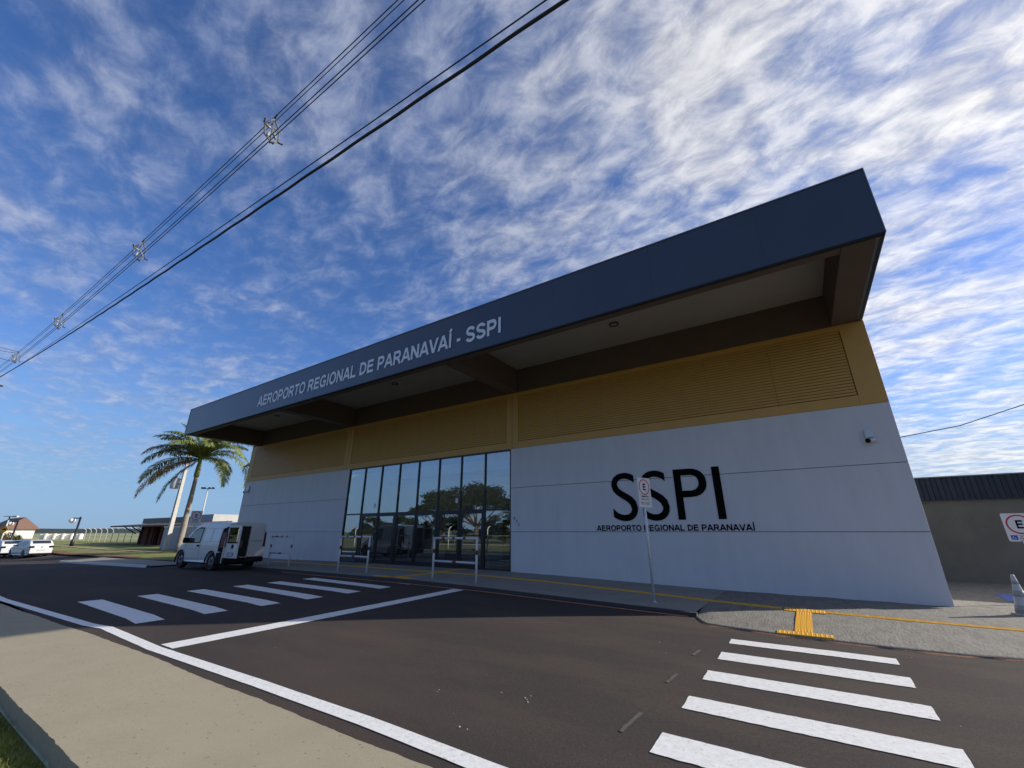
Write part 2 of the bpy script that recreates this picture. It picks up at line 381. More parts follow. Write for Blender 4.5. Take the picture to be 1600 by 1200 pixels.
def ribbon(mb, pts, t, sx, sz, ox, oz, y, org, mtx=None):
    P = [Vector((p[0], 0, p[1])) for p in pts]; n = len(P); closed = (P[0] - P[-1]).length < 1e-5
    Ls, Rs = [], []
    for i in range(n):
        a = P[i - 1] if i else (P[-2] if closed else P[0]); b = P[i + 1] if i < n - 1 else (P[1] if closed else P[-1])
        d1 = (P[i] - a); d2 = (b - P[i]); d1 = d1.normalized() if d1.length > 0 else d2.normalized(); d2 = d2.normalized() if d2.length > 0 else d1
        n1 = Vector((-d1.z, 0, d1.x)); n2 = Vector((-d2.z, 0, d2.x)); m_ = (n1 + n2).normalized(); k = 1 / max(.5, m_.dot(n1))
        Ls.append(P[i] + m_ * t / 2 * k); Rs.append(P[i] - m_ * t / 2 * k)
    # slanted strokes end on the base and cap lines
    if n == 2 and abs(P[0].x - P[1].x) > .02 and abs(P[0].z - P[1].z) > .5:
        hw = t / 2 * ((P[1] - P[0]).length / abs(P[1].z - P[0].z)); sg = 1 if P[1].z > P[0].z else -1
        Ls = [p - Vector((hw * sg, 0, 0)) for p in P]; Rs = [p + Vector((hw * sg, 0, 0)) for p in P]
    b = len(mb.v)
    for q in Ls + Rs:
        v = Vector(((q.x + ox) * sx, y, (q.z + oz) * sz)); mb.v.append((mtx @ v if mtx else v) + org)
    for i in range(n - 1): mb.f.append((b + i, b + n + i, b + n + i + 1, b + i + 1)); mb.sm.append(False)
def add_caps(mb, txt, org, width, height, mtx=None, t=TS):
    tot = sum(GL[c][0] for c in txt) - .12; sx = width / tot; x = -.06
    for c in txt:
        for k, st in enumerate(GL[c][1]): ribbon(mb, st, t, sx, height, x, 0, -.0004 * k * (1 if height > .1 else .3), Vector(org), mtx)
        x += GL[c][0]
    return mb

def lerp_tab(x, tab):
    if x <= tab[0][0]: return tab[0][1]
    for (a, b), (c, d) in zip(tab, tab[1:]):
        if x <= c: return b + (d - b) * (x - a) / (c - a)
    return tab[-1][1]

# ------------------------------------------------------------------ ground heights
def z_side(x): return lerp_tab(x, [(-45, .0), (-26, .08), (-21, .13), (-10.5, .15), (-7.4, .105), (-4.8, .045), (-2.3, -.005), (0, -.02), (2.5, -.04), (60, -.06)])
def z_kerb(x): return lerp_tab(x, [(-26, .0), (-21, .05), (-10.5, .055), (-7.4, .03), (-4.8, -.03), (-2.3, -.075), (0, -.06), (60, -.07)])
def z_far(x, y):                     # the road falls away towards the cars on the far left
    t = min(1, max(0, (-x - 24) / 32)); k = 1 - .75 * min(1, max(0, (y - 8.6) / 4))
    return -.66 * t * k
def z_road(x, y):
    t = min(1, max(0, (y - 3.2) / 7.1))
    return z_kerb(x) * t ** 1.6 + z_far(x, y)

YW, YF, YK = 14.65, 10.10, 10.30     # wall plane, fascia plane, kerb line
def sheet(name, zf, xs, ys, mt, kind='structure', up=0.0, mask=None):
    mb = MB(); mb.grid(lambda x, y: (x, y, zf(x, y) + up), xs, ys, smooth=True)
    return mb.build(name, mt, kind=kind)
def fr(a, b, st): return list(np.linspace(a, b, max(2, int(round((b - a) / st)) + 1)))

# base ground reaching the horizon
mb = MB()
def zg(x, y):
    if y < 1.3: b = -.13
    else: b = -.32
    return b + min(0, z_far(x, 0)) * 1.0
gx = [-3000, -900, -300] + fr(-160, -60, 10) + fr(-56, 20, 4) + [60, 300, 3000]
mb.grid(lambda x, y: (x, y, -.13 + (z_far(x, 20) if x > -200 else -.3)), gx, [-2500, -300, -60, -20, -8, -2, 0, 1.36], smooth=True)
mb.grid(lambda x, y: (x, y, -.36 + min(0, z_far(x, 0))), gx, [1.36, 6, 12, 20, 40, 80, 200, 900, 3000], smooth=True)
mb.build('ground', M['ground'], kind='structure')
mb = MB(); mb.grid(lambda x, y: (x, y, -.12 + (-.4 if x < -60 else 0)), [-2600, -800, -300, -118], [22, 60, 150, 500, 2600]); mb.build('airfield_grass', M['field'], kind='structure')

# road asphalt
xs = [-160, -120, -95] + fr(-80, -30, 2.5) + fr(-29.5, 6, .5) + fr(8, 60, 4)
mb = MB(); mb.grid(lambda x, y: (x, y, z_road(x, y)), xs, fr(2.55, 8.55, .4), smooth=True)
xs2 = fr(-27.5, 6, .5) + fr(8, 60, 4)
mb.grid(lambda x, y: (x, y, z_road(x, y)), xs2, fr(8.55, 10.35, .3), smooth=True)
mb.grid(lambda x, y: (x, y, z_road(x, y)), [-160, -120, -95] + fr(-80, -43.6, 2.5), fr(8.55, 11.2, .53), smooth=True)
mb.build('road', M['asphalt'], kind='structure', weld=True)

# near pavement (camera side): top slab with a dropped inner edge
def edge_far(x): return lerp_tab(x, [(-40, 2.25), (-16, 2.40), (-11, 2.62), (-8.7, 2.70), (-5, 2.74), (-2, 2.76), (40, 2.80)]) + .010 * math.sin(x * 2.3) + .012 * mnoise.noise(Vector((x * 5, 9, 0))) + .008 * mnoise.noise(Vector((x * 19, 9, 0)))
def edge_in(x): return 1.37 + .004 * math.sin(x * 3.1) + .010 * mnoise.noise(Vector((x * 7, 0, 0))) + .008 * mnoise.noise(Vector((x * 23, 3, 0)))
mb = MB(); xs = [-120, -80] + fr(-50, -18, 2) + fr(-17.9, 3, .05) + fr(4, 40, 3)
def zw(x): return .018 + z_far(x, 0)
mb.grid(lambda x, t: (x, edge_in(x) + (edge_far(x) - edge_in(x)) * t, zw(x) + .004 * math.sin(x * .9 + t * 3)), xs, fr(0, 1, .1), smooth=True)
mb.grid(lambda x, t: (x, edge_in(x), zw(x) + .004 * math.sin(x * .9) - .22 * (1 - t)), xs, [0, 1], smooth=False)
mb.grid(lambda x, t: (x, edge_far(x), zw(x) + .004 * math.sin(x * .9 + 3) - .03 * t), xs, [0, 1], smooth=False)
mb.build('near_pavement', M['walk'], kind='structure')

# terminal pavement
def yk(x): return YK if x < -2.3 else YK
mb = MB(); xs = fr(-27.5, -2.25, .5)
def zs(x, y): return z_side(x)
mb.grid(lambda x, y: (x, y, zs(x, y)), xs, [YK, 10.6, 11.5, 12.5, 13.5, YW + .3], smooth=True)
mb.build('terminal_pavement', M['side'], kind='structure')
# dropped driveway end of the pavement, rough concrete falling to the road
def yedge(x): return lerp_tab(x, [(-2.25, 10.30), (-2.05, 9.75), (-1.87, 9.43), (-.7, 9.17), (0, 9.09), (.8, 9.06), (1.5, 9.12), (2.2, 9.30), (3.2, 9.6), (5, 10.0), (60, 10.0)])
mb = MB(); xs = fr(-2.25, 4, .125) + fr(4.5, 40, 1.5)
def zr2(x, t):
    y0 = yedge(x); y = y0 + (YW + .35 - y0) * t
    e = min(1, (y - y0) / 1.2); e = e * e * (3 - 2 * e)
    a = z_road(x, y0) + .016
    return (x, y, a + (z_side(x) - a) * e + .005 * math.sin(x * 5 + y * 3) * e)
ts = [0, .03, .06, .1, .15, .2, .27, .35, .5, .7, 1]
mb.grid(zr2, xs, ts, smooth=True)
mb.grid(lambda x, t: (x, yedge(x), z_road(x, yedge(x)) + .016 - .06 * (1 - t)), xs, [0, 1], smooth=False)
mb.grid(lambda x, y: (x, y, z_side(x) - .001 * (y - YW)), fr(2.0, 20, 1.5), [YW + .35, 17, 20, 24], smooth=True)
mb.grid(lambda x, y: (x, y, z_side(x) - .001 * (y - YW)), fr(20, 40, 4), [YW + .35, 17, 20, 24, 40], smooth=True)
mb.build('driveway_concrete', M['ramp'], kind='structure', weld=True)
def z_drive(x, y):
    if y >= YW + .3 or x < -2.25: return z_side(x)
    y0 = yedge(x); e = min(1, max(0, (y - y0) / 1.2)); e = e * e * (3 - 2 * e); a = z_road(x, y0) + .016
    return a + (z_side(x) - a) * e
# soil line at the driveway edge
mb = MB(); xs = fr(-2.1, 4, .1)
mb.grid(lambda x, t: (x, yedge(x) - .01 - (.05 + .035 * math.sin(x * 6) + .02 * math.sin(x * 17)) * t, z_road(x, yedge(x)) + .012 * (1 - t) + .003), xs, [0, 1], smooth=True)
mb.build('soil_line', M['soil'], kind='structure')

# kerb of the terminal pavement: dark, slightly irregular, with the orange base line
mb = MB(); xs = fr(-27.5, -2.2, .25)
kp = [(-.0, -.10), (-.0, .0), (.025, .99), (.14, 1.0), (.14, -.1)]
def kf(x, i):
    i = int(i); dy, h = kp[i]; w = .008 * math.sin(x * 2.1) + .006 * math.sin(x * 5.7)
    zb = z_road(x, YK) + 0; zt = z_side(x) + .014
    return (x, YK - .10 + dy + w, zb - .05 if h < 0 else zb + (zt - zb) * h)
mb.grid(kf, xs, [0, 1, 2, 3, 4], smooth=False)
p = [kf(-2.2, i) for i in range(5)]; mb.add(p, [(0, 1, 2, 3, 4)])
mb.build('kerb', M['kerb'], kind='structure')
mb = MB(); xs = fr(-18, -2.35, .25)
mb.grid(lambda x, t: (x, YK - .17 + .008 * math.sin(x * 2.1) + .06 * t - .004 * math.sin(x * 11), z_road(x, YK - .15) + .008 + .004 * t), xs, [0, 1], smooth=True)
mb.build('kerb_base_line', M['paint_orange'], kind='structure')

# left forecourt: concrete pavement, whitewashed kerb, lawn and paths on the gentle slope
def z_lawn(x, y): return z_far(x, max(y, 8.6)) + .06
mb = MB(); xs = fr(-43.6, -27.5, 1.5)
mb.grid(lambda x, y: (x, y, z_lawn(x, y)), xs, [8.75, 9.6, 10.9], smooth=True); mb.build('forecourt_pavement', M['side'], kind='structure')
mb = MB()
mb.grid(lambda x, i: (x, [8.6, 8.6, 8.76, 8.76][int(i)], z_far(x, 8.6) + [-.1, .105, .11, -.1][int(i)]), fr(-43.6, -27.5, .8), [0, 1, 2, 3], smooth=False)
mb.build('whitewashed_kerb', M['kerb_white'], kind='structure')
mb = MB(); mb.grid(lambda x, y: (x, y, z_lawn(x, y) + .03 + .02 * math.sin(x * .7 + y)), fr(-120, -27.5, 2.5), [10.9, 12, 13.6, 15, 17, 19, 22, 30, 45], smooth=True)
mb.build('lawn', mat('lawn_grass', (.15, .18, .022), .95, var=.35, vscale=3, bump=.6, bscale=30, col2=(.24, .19, .07), c2pos=(.45, .62), c2scale=.35), kind='structure')
mb = MB(); mb.grid(lambda x, y: (x, y, z_lawn(x, y) + .075), fr(-110, -44, 2.5), [14.3, 14.9], smooth=True); mb.build('garden_path', M['walk'], kind='structure')
mb = MB(); mb.grid(lambda x, y: (x, y, z_lawn(x, y) + .065 + .02 * math.sin(x * .7 + y)), fr(-62, -38, 1.0), [10.95, 11.3, 11.6], smooth=True); mb.build('soil_verge', M['soil'], kind='structure')

# ------------------------------------------------------------------ road paint
UPP = .0065
def stripe(mb, corners, nx=14, ny=3, up=UPP, zf=z_road, jit=.009):
    a, b, c, d = [Vector((p[0], p[1], 0)) for p in corners]     # a-b top edge, d-c bottom edge
    def fn(u, v):
        p = (a * (1 - u) + b * u) * (1 - v) + (d * (1 - u) + c * u) * v
        jx = jit * mnoise.noise(Vector((p.x * 15, p.y * 15, 1.3))); jy = jit * mnoise.noise(Vector((p.x * 15, p.y * 15, 7.7)))
        return (p.x + jx, p.y + jy, zf(p.x, p.y) + up)
    mb.grid(fn, fr(0, 1, 1 / (nx * 5)), fr(0, 1, 1 / (ny * 2)), smooth=True, flip=True)
# right crosswalk
mb = MB()
for y0, y1 in ((8.03, 8.40), (6.96, 7.42), (5.93, 6.36), (4.90, 5.30), (3.86, 4.28)):
    stripe(mb, [(-1.32, y1), (.71, y1 - .01), (.70, y0), (-1.31, y0 + .02)])
mb.build('crosswalk_marking', M['paint_white'], kind='structure')
mb = MB()
for y0, y1 in ((7.0, 7.35), (5.6, 6.0), (4.1, 4.6)): stripe(mb, [(-1.62, y1), (-1.58, y1), (-1.60, y0), (-1.64, y0)], 2, 4)
mb.build('faded_guide_marking', M['paint_faded'], kind='structure')
# left crosswalk (slightly skewed ends where it was laid in two pieces)
mb = MB()
L7 = [[(125, 942), (163, 938), (265, 970), (218, 976)], [(216, 932), (250, 929), (364, 955), (328, 962)], [(291, 924), (322, 921), (443, 943), (413, 948)],
      [(362, 916), (388, 914), (511, 933), (485, 938)], [(418, 911), (442, 909), (570, 925), (548, 928)], [(470, 905), (494, 903), (617, 917), (595, 921)], [(516, 900), (535, 899), (660, 911), (640, 914)]]
def onroad(q):
    z = 0.0
    for _ in range(6):
        p = at(q[0], q[1], Z=z); z = z_road(p.x, p.y)
    return (p.x, p.y)
for q in L7:
    a, b, c, d = [onroad(k) for k in q]     # near-left, far-left, far-right, near-right
    x0 = -14.95 + .0 * a[0]; x1 = -10.6
    yl = (a[1] + b[1]) / 2; yr = (c[1] + d[1]) / 2; hw = .225
    xm = x1 - .75
    stripe(mb, [(x0, yl + hw), (xm, yr + hw + .05), (xm, yr - hw + .05), (x0, yl - hw)], 10)
    stripe(mb, [(xm, yr + hw + .05), (x1, yr + hw - .02), (x1 + .02, yr - hw - .02), (xm, yr - hw + .05)], 4)
mb.build('crosswalk_marking', M['paint_white'], kind='structure')
# edge line along the near side and the cross line
mb = MB()
def line_mid(x): return lerp_tab(x, [(-60, 2.40), (-17, 2.58), (-11.2, 2.88), (-10.6, 2.98), (-8.2, 2.92), (-5.5, 3.0), (-3.5, 3.03), (-2.2, 3.0), (30, 3.0)])
mb.grid(lambda x, t: (x, line_mid(x) + (t - .5) * .17 + .006 * mnoise.noise(Vector((x * 6, t * 3, 0))), z_road(x, 3) + UPP), fr(-60, 20, .2), [0, .5, 1], smooth=True)
stripe(mb, [(-8.78, 10.12), (-8.38, 10.12), (-7.95, 3.06), (-8.38, 3.06)], 3, 30)
mb.build('edge_line_marking', M['paint_white'], kind='structure')
# blue painted spot in the accessible bay
mb = MB(); mb.add([(x, y, z_side(x) + .008) for x, y in ((3.9, 16.5), (4.9, 16.6), (5.2, 18.6), (4.1, 18.2))], [(0, 1, 2, 3)])
mb.build('blue_bay_marking', M['bluepaint'], kind='structure')

# ------------------------------------------------------------------ tactile paving
mb = MB()
def ystrip(x): return lerp_tab(x, [(-21, 13.0), (-11, 12.9), (-7.6, 12.78), (-4.2, 12.55), (-2.7, 12.33), (-.7, 12.04), (0, 12.0), (1.2, 11.95), (9, 12.0)])
def zt(x, y): return z_drive(x, y) if x > -2.25 else z_side(x)
def tile(mb, x0, x1, y0, y1, ribs, along, h=.018, n=1, rh=.004):
    mb_ = MB(); nx = max(1, int((x1 - x0) / .25)); ny = max(1, int((y1 - y0) / .25))
    mb.grid(lambda x, y: (x, y, zt(x, y) + h), fr(x0, x1, (x1 - x0) / nx), fr(y0, y1, (y1 - y0) / ny), smooth=False)
    for (p, q) in (((x0, y0), (x1, y0)), ((x1, y0), (x1, y1)), ((x1, y1), (x0, y1)), ((x0, y1), (x0, y0))):
        mb.quad((*p, zt(*p) - .02), (*q, zt(*q) - .02), (*q, zt(*q) + h), (*p, zt(*p) + h))
    for i in range(ribs):
        t = (i + .5) / ribs
        if along == 'x':
            y = y0 + (y1 - y0) * t; a = (x0 + .015, y); b = (x1 - .015, y); d = (0, .012)
        else:
            x = x0 + (x1 - x0) * t; a = (x, y0 + .015); b = (x, y1 - .015); d = (.012, 0)
        za = zt(*a) + h; zb = zt(*b) + h
        mb.add([(a[0] - d[0], a[1] - d[1], za), (a[0] + d[0], a[1] + d[1], za), (b[0] + d[0], b[1] + d[1], zb), (b[0] - d[0], b[1] - d[1], zb),
                (a[0] - d[0] * .5, a[1] - d[1] * .5, za + rh), (a[0] + d[0] * .5, a[1] + d[1] * .5, za + rh), (b[0] + d[0] * .5, b[1] + d[1] * .5, zb + rh), (b[0] - d[0] * .5, b[1] - d[1] * .5, zb + rh)],
               [(4, 5, 6, 7), (0, 1, 5, 4), (1, 2, 6, 5), (2, 3, 7, 6), (3, 0, 4, 7)])
x = -24.0
while x < 8:
    if not (-.74 < x + .12 < .04):
        y = ystrip(x + .12); tile(mb, x, x + .243, y - .125, y + .125, 3, 'x', h=.008)
    x += .25
for i in range(11): x0 = -.70 + i * .068; tile(mb, x0, x0 + .066, 11.72, 12.14, 1, 'y', h=.016)
for i in range(3): x0 = -.47 + i * .088; tile(mb, x0, x0 + .085, 9.48, 11.70, 2, 'y', h=.016)
for i in range(12): x0 = -.72 + i * .066; tile(mb, x0, x0 + .063, 9.22, 9.47, 1, 'y', h=.018)
# branches from the doors to the left crosswalk
for i in range(9): tile(mb, -12.0 - i * .0, -11.7, 10.55 + i * .25, 10.79 + i * .25, 3, 'y', h=.008)
for i in range(7): tile(mb, -12.9 + i * .25, -12.66 + i * .25, 10.55, 10.8, 3, 'y', h=.008)
for i in range(6): tile(mb, -12.2, -11.9, 13.1 + i * .25, 13.34 + i * .25, 3, 'y', h=.008)
for i in range(6): tile(mb, -17.2, -16.95, 13.1 + i * .25, 13.34 + i * .25, 3, 'y', h=.008)
mb.build('tactile_paving', M['yellow'], kind='structure')

# ------------------------------------------------------------------ terminal building
XR, XL = 2.56, -32.6
GX0, GX1 = -20.75, -9.82
ZG, ZY = 4.93, 7.42                     # top of grey walls, top of the ochre band
T = thing('airport_terminal', (-15, YW, 0), 'long low airport terminal with navy canopy, ochre louvred band and grey walls', 'building')
def wall_courses(x0, x1, name):
    mb = MB()
    for z0, z1 in ((-.4, 1.592), (1.608, 3.302), (3.318, ZG)): mb.box(x0, x1, YW, YW + .22, z0, z1)
    o = mb.build(name, M['wall'], T, bevel=.006)
    MB().box(x0 + .01, x1 - .01, YW + .022, YW + .2, -.3, ZG - .01).build('joint_backing', M['joint'], o)
wall_courses(GX1 + .01, XR, 'wall_panel')
wall_courses(XL, GX0 - .01, 'wall_panel')
# end and rear walls
YR = 21.4
for b_ in ((XR - .25, XR - .012, YW + .221, YR, -.4, ZY - .01), (XL + .01, XL + .25, YW + .221, 15.9, -.4, ZY - .01), (XL + .26, -24.3, 15.7, 15.9, -.4, ZY - .01), (-24.28, XR - .26, YR - .2, YR, -.4, ZY - .01), (-24.3, -24.05, 15.91, YR - .21, -.4, ZY - .01)): MB().box(*b_).build('outer_wall', M['wall'], T)
# ochre band: frames, pilasters and three louvre bays
pil = [(XL, XL + .62), (-21.38, -20.78), (-10.04, -9.44), (1.96, XR)]
mb = MB()
for a, b in pil: mb.box(a, b, YW - .01, YW + .22, ZG + .004, ZY)
for (a, b), (c, d) in zip(pil, pil[1:]):
    mb.box(b, c, YW - .006, YW + .21, ZG + .004, ZG + .30); mb.box(b, c, YW - .006, YW + .21, ZY - .17, ZY)
mb.build('band_frame', M['ochre'], T, bevel=.004)
for a in (-21.08, -9.74): MB().box(a - .006, a + .006, YW - .0125, YW - .0095, ZG + .01, ZY - .01).build('band_joint', M['dark'], T)
for (a, b), (c, d) in zip(pil, pil[1:]):
    mb = MB(); n = 22; z0 = ZG + .31; z1 = ZY - .18; st = (z1 - z0) / n
    x0 = b + .015; x1 = c - .015; nm = 6; mw = (x1 - x0) / nm
    for k in range(nm):
        xa = x0 + k * mw + .004; xb = x0 + (k + 1) * mw - .004
        for i in range(n):
            z = z0 + i * st
            # folded blade: sloping face, open shadow gap under it
            y_o = YW + .000; y_i = YW + .014
            mb.add([(xa, y_o, z + .022), (xb, y_o, z + .022), (xb, y_i, z + st), (xa, y_i, z + st), (xa, YW + .04, z + .016), (xb, YW + .04, z + .016), (xb, y_o, z + .012), (xa, y_o, z + .012)],
                   [(0, 1, 2, 3), (7, 6, 1, 0), (4, 5, 6, 7), (0, 3, 4, 7), (1, 6, 5, 2)])
    mb.build('louvre_panel', M['ochre'], T)
    MB().box(x0 - .015, x1 + .015, YW + .09, YW + .18, ZG + .3, ZY - .17).build('louvre_backing', mat('ochre_gap_shade', (.10, .055, .018), .8), T)  # darker ochre: shade of the blade gaps put into the colour

# canopy: fascia, soffit beams, ceiling
FX0, FX1, FZ0, FZ1 = -31.9, 2.53, 7.45, 9.11
mb = MB(); seams = [FX0, -29.2, -26.2, -23.2, -20.2, -17.2, -14.2, -11.2, -8.2, -5.2, -2.2, .4, FX1]
for a, b in zip(seams, seams[1:]):
    # slightly dished cladding sheets
    g = .0018
    mb.grid(lambda x, z, a=a, b=b: (x, YF + .010 * math.sin((x - a) / (b - a) * math.pi) * math.sin((z - FZ0) / (FZ1 - FZ0) * math.pi), z), fr(a + g, b - g, (b - a) / 8), fr(FZ0, FZ1, .2), smooth=True)
fa = mb.build('fascia', M['navy'], T)
MB().box(FX0 + .01, FX1 - .004, YF + .02, YF + .08, FZ0 + .01, FZ1 - .01).build('fascia_backing', M['dark'], T)
mb = MB(); mb.box(FX0 - .01, FX1 + .01, YF - .02, YF + .06, FZ1, FZ1 + .03).box(FX1 + .0, FX1 + .018, YF - .015, YR, FZ0 - .01, FZ1 + .028)
mb.box(FX0 - .018, FX0, YF - .015, 15.9, FZ0 - .01, FZ1 + .028)
mb.build('fascia_flashing', M['trim'], T)
MB().box(FX0, FX1 - .01, YF + .0, YF + .09, FZ0 - .045, FZ0 - .004).build('fascia_drip', M['dark'], T)
for a_, b_, y_ in ((FX1 - .05, FX1 - .004, YR), (FX0 + .005, FX0 + .05, 15.9)): MB().box(a_, b_, YF + .09, y_, FZ0, FZ1).build('side_fascia', M['navy'], T)
MB().box(FX0 + .06, FX1 - .06, YF + .12, 15.9, 8.9, 9.05).build('roof', M['trim'], T)
for b_ in ((-24.3, FX1 - .06, 15.91, 17.2), (-24.3, FX1 - .06, 20.6, YR)): MB().box(*b_, 8.9, 9.05).build('roof', M['trim'], T)  # gap between the slabs is an added light well for the interior wall
ZB = 7.43
for b_ in ((1.80, 2.40, YF + .09, YW - .012, ZB, 8.49), (-9.98, -9.46, YF + .42, YW - .012, ZB, 8.49), (-21.34, -20.82, YF + .42, YW - .012, ZB, 8.49), (FX0 + .06, -31.4, YF + .09, YW - .012, ZB, 8.49)):
    MB().box(*b_).build('soffit_beam', M['brown'], T, bevel=.008)
MB().box(-31.4, 1.80, YF + .095, YF + .415, ZB + .012, 8.6).build('front_beam', M['brown'], T, bevel=.008)
MB().box(XL, XR - .05, YW - .004, YW + .25, ZY + .003, 8.62).build('wall_beam', M['brown'], T)
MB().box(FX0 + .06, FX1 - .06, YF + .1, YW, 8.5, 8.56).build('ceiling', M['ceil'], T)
MB().box(2.41, 2.47, YF + .1, YR, ZB + .02, 8.5).build('gutter', M['trim'], T)

# glazed front
mb = MB(); n = 8; bw = (GX1 - GX0) / n; zm = 2.48; zb = .12
mb.box(GX0, GX1, YW + .02, YW + .12, ZG - .06, ZG - .002).box(GX0, GX1, YW + .02, YW + .12, zm - .035, zm + .035).box(GX0, GX1, YW + .02, YW + .12, zb, zb + .09)
for i in range(n + 1):
    x = min(max(GX0 + i * bw, GX0 + .025), GX1 - .025); mb.box(x - .028, x + .028, YW + .012, YW + .128, zb + .001, ZG - .003)
gf = mb.build('glazing_frame', M['frame'], T, bevel=.003)
for i in range(n):
    x0 = GX0 + i * bw + .03; x1 = GX0 + (i + 1) * bw - .03
    for z0, z1 in ((zb + .09, zm - .035), (zm + .035, ZG - .06)):
        tl = .0016 * math.sin(i * 2.7 + z0 * 3)
        MB().box(x0, x1, YW + .065, YW + .071, z0, z1).build('glass_pane', M['glass'], T)
# door leaves
for i, (wl, wr) in {1: (.20, .05), 2: (.07, .16), 3: (.10, .04), 4: (.07, .07), 5: (.15, .08), 6: (.10, .12)}.items():
    x0 = GX0 + i * bw + .029; x1 = x0 + bw - .058
    d = MB().box(x0, x0 + wl, YW + .03, YW + .064, zb + .091, zm - .036).box(x1 - wr, x1, YW + .03, YW + .064, zb + .091, zm - .036)
    d.box(x0 + wl, x1 - wr, YW + .03, YW + .064, zm - .14, zm - .036).box(x0 + wl, x1 - wr, YW + .03, YW + .064, zb + .091, zb + .20)
    dr = d.build('door_leaf', M['frame'], T)
    if i in (1, 5): MB().tube([(x1 - wr - .05, YW - .03, .95), (x1 - wr - .05, YW - .03, 1.45)], .014).build('door_handle', M['galv'], dr)
for x, z in ((-18.36, 2.88), (-12.78, 2.92)): MB().box(x - .07, x + .07, YW + .060, YW + .0645, z - .1, z + .1).build('paper_notice', M['signw'], T)
# interior
MB().box(-31, 2, YW + .23, YR - .22, -.1, .118).build('interior_floor', M['floor'], T)
mb = MB().box(-24, -5, 21, 21.15, .12, 4.75).box(-24, -23.9, YW + .4, 21, .12, 4.75); mb.build('interior_wall', M['inter'], T)
for b_ in ((-24, 2, YW + .25, 17.2), (-24, 2, 20.9, YR - .22)): MB().box(*b_, 5.1, 5.2).build('interior_ceiling', M['dark'], T)  # added opening under the roof gap lets sky light onto the interior wall
mb = MB()
for x in (-19.0, -14.6, -11.2): MB().box(x, x + 1.0, 20.93, 20.995, .12, 2.25).build('interior_door', M['wood'], T)
for cx in (-13.9, -12.2, -17.5):
    pass
# lettering
LETT = MB(); add_caps(LETT, 'AEROPORTO REGIONAL DE PARANAVAÍ - SSPI', (-22.95, YF - .012, 7.83), 15.8, .585)
LETT.build('fascia_lettering', M['silver'], T)
l2 = MB(); add_text(l2, 'SSPI', (-5.47, YW - .016, 1.965), 3.57, 1.61, .004, bold=.0); l2.build('wall_lettering', M['black'], T)
l3 = MB(); add_caps(l3, 'AEROPORTO REGIONAL DE PARANAVAÍ', (-6.12, YW - .012, 1.632), 4.92, .185); l3.build('wall_lettering', M['black'], T)
l4 = MB(); gr = mat('number_grey', (.20, .21, .25), .7)
for k, ch in enumerate('845'): add_text(l4, ch, (-9.66 + k * .10, YW - .008, 2.06 - k * .115), .07, .11, .006, bold=.02)
l4.build('wall_numeral', gr, T)

# recessed downlights (lie in the ceiling, one thing each)
for k, (x, where) in enumerate(((-4.25, 'right'), (-15.5, 'middle'), (-26.3, 'left'))):
    d = thing('ceiling_light', (x, 12.85, 8.5), {'right': 'round recessed downlight in the canopy ceiling above the large wall letters', 'middle': 'round recessed downlight in the canopy ceiling above the glass doors', 'left': 'round recessed downlight in the canopy ceiling near its far left end'}[where], 'ceiling light', 'round downlights under the canopy')
    rg = MB(); n = 28
    rg.grid(lambda a, i: (x + [.13, .165, .165, .13][int(i)] * math.cos(a), 12.85 + [.13, .165, .165, .13][int(i)] * math.sin(a), 8.497 - [0, 0, .03, .03][int(i)]), fr(0, 2 * math.pi, 2 * math.pi / n), [0, 1, 2, 3])
    rg.build('ring', M['dark'], d); MB().lathe((x, 12.85, 8.485), [(.125, 0), (.125, .012)], 24).build('diffuser', M['lampg'], d)

# ------------------------------------------------------------------ security cameras
def sec_cam(x, z, label, s=1.0):
    c = thing('security_camera', (x, YW, z), label, 'camera', 'cameras on the terminal wall')
    MB().box(x - .09 * s, x + .09 * s, YW - .09 * s, YW - .001, z + .02 * s, z + .25 * s).build('junction_box', M['galv'], c, bevel=.01)
    MB().tube([(x, YW - .05, z + .02 * s), (x, YW - .06, z - .03 * s)], .02 * s).build('bracket', M['plast'], c)
    MB().tube([(x + .10 * s, YW - .06, z - .04 * s), (x - .06 * s, YW - .17 * s, z - .07 * s)], .055 * s, 14).build('housing', M['whitem'], c)
    MB().tube([(x - .058 * s, YW - .169 * s, z - .0695 * s), (x - .10 * s, YW - .20 * s, z - .078 * s)], .058 * s, 14).build('lens_hood', M['plast'], c)
sec_cam(1.94, 3.98, 'white bullet camera under a grey box high on the right end of the grey wall')
sec_cam(-31.9, 4.30, 'small white bullet camera at the far left end of the grey wall', 1.3)

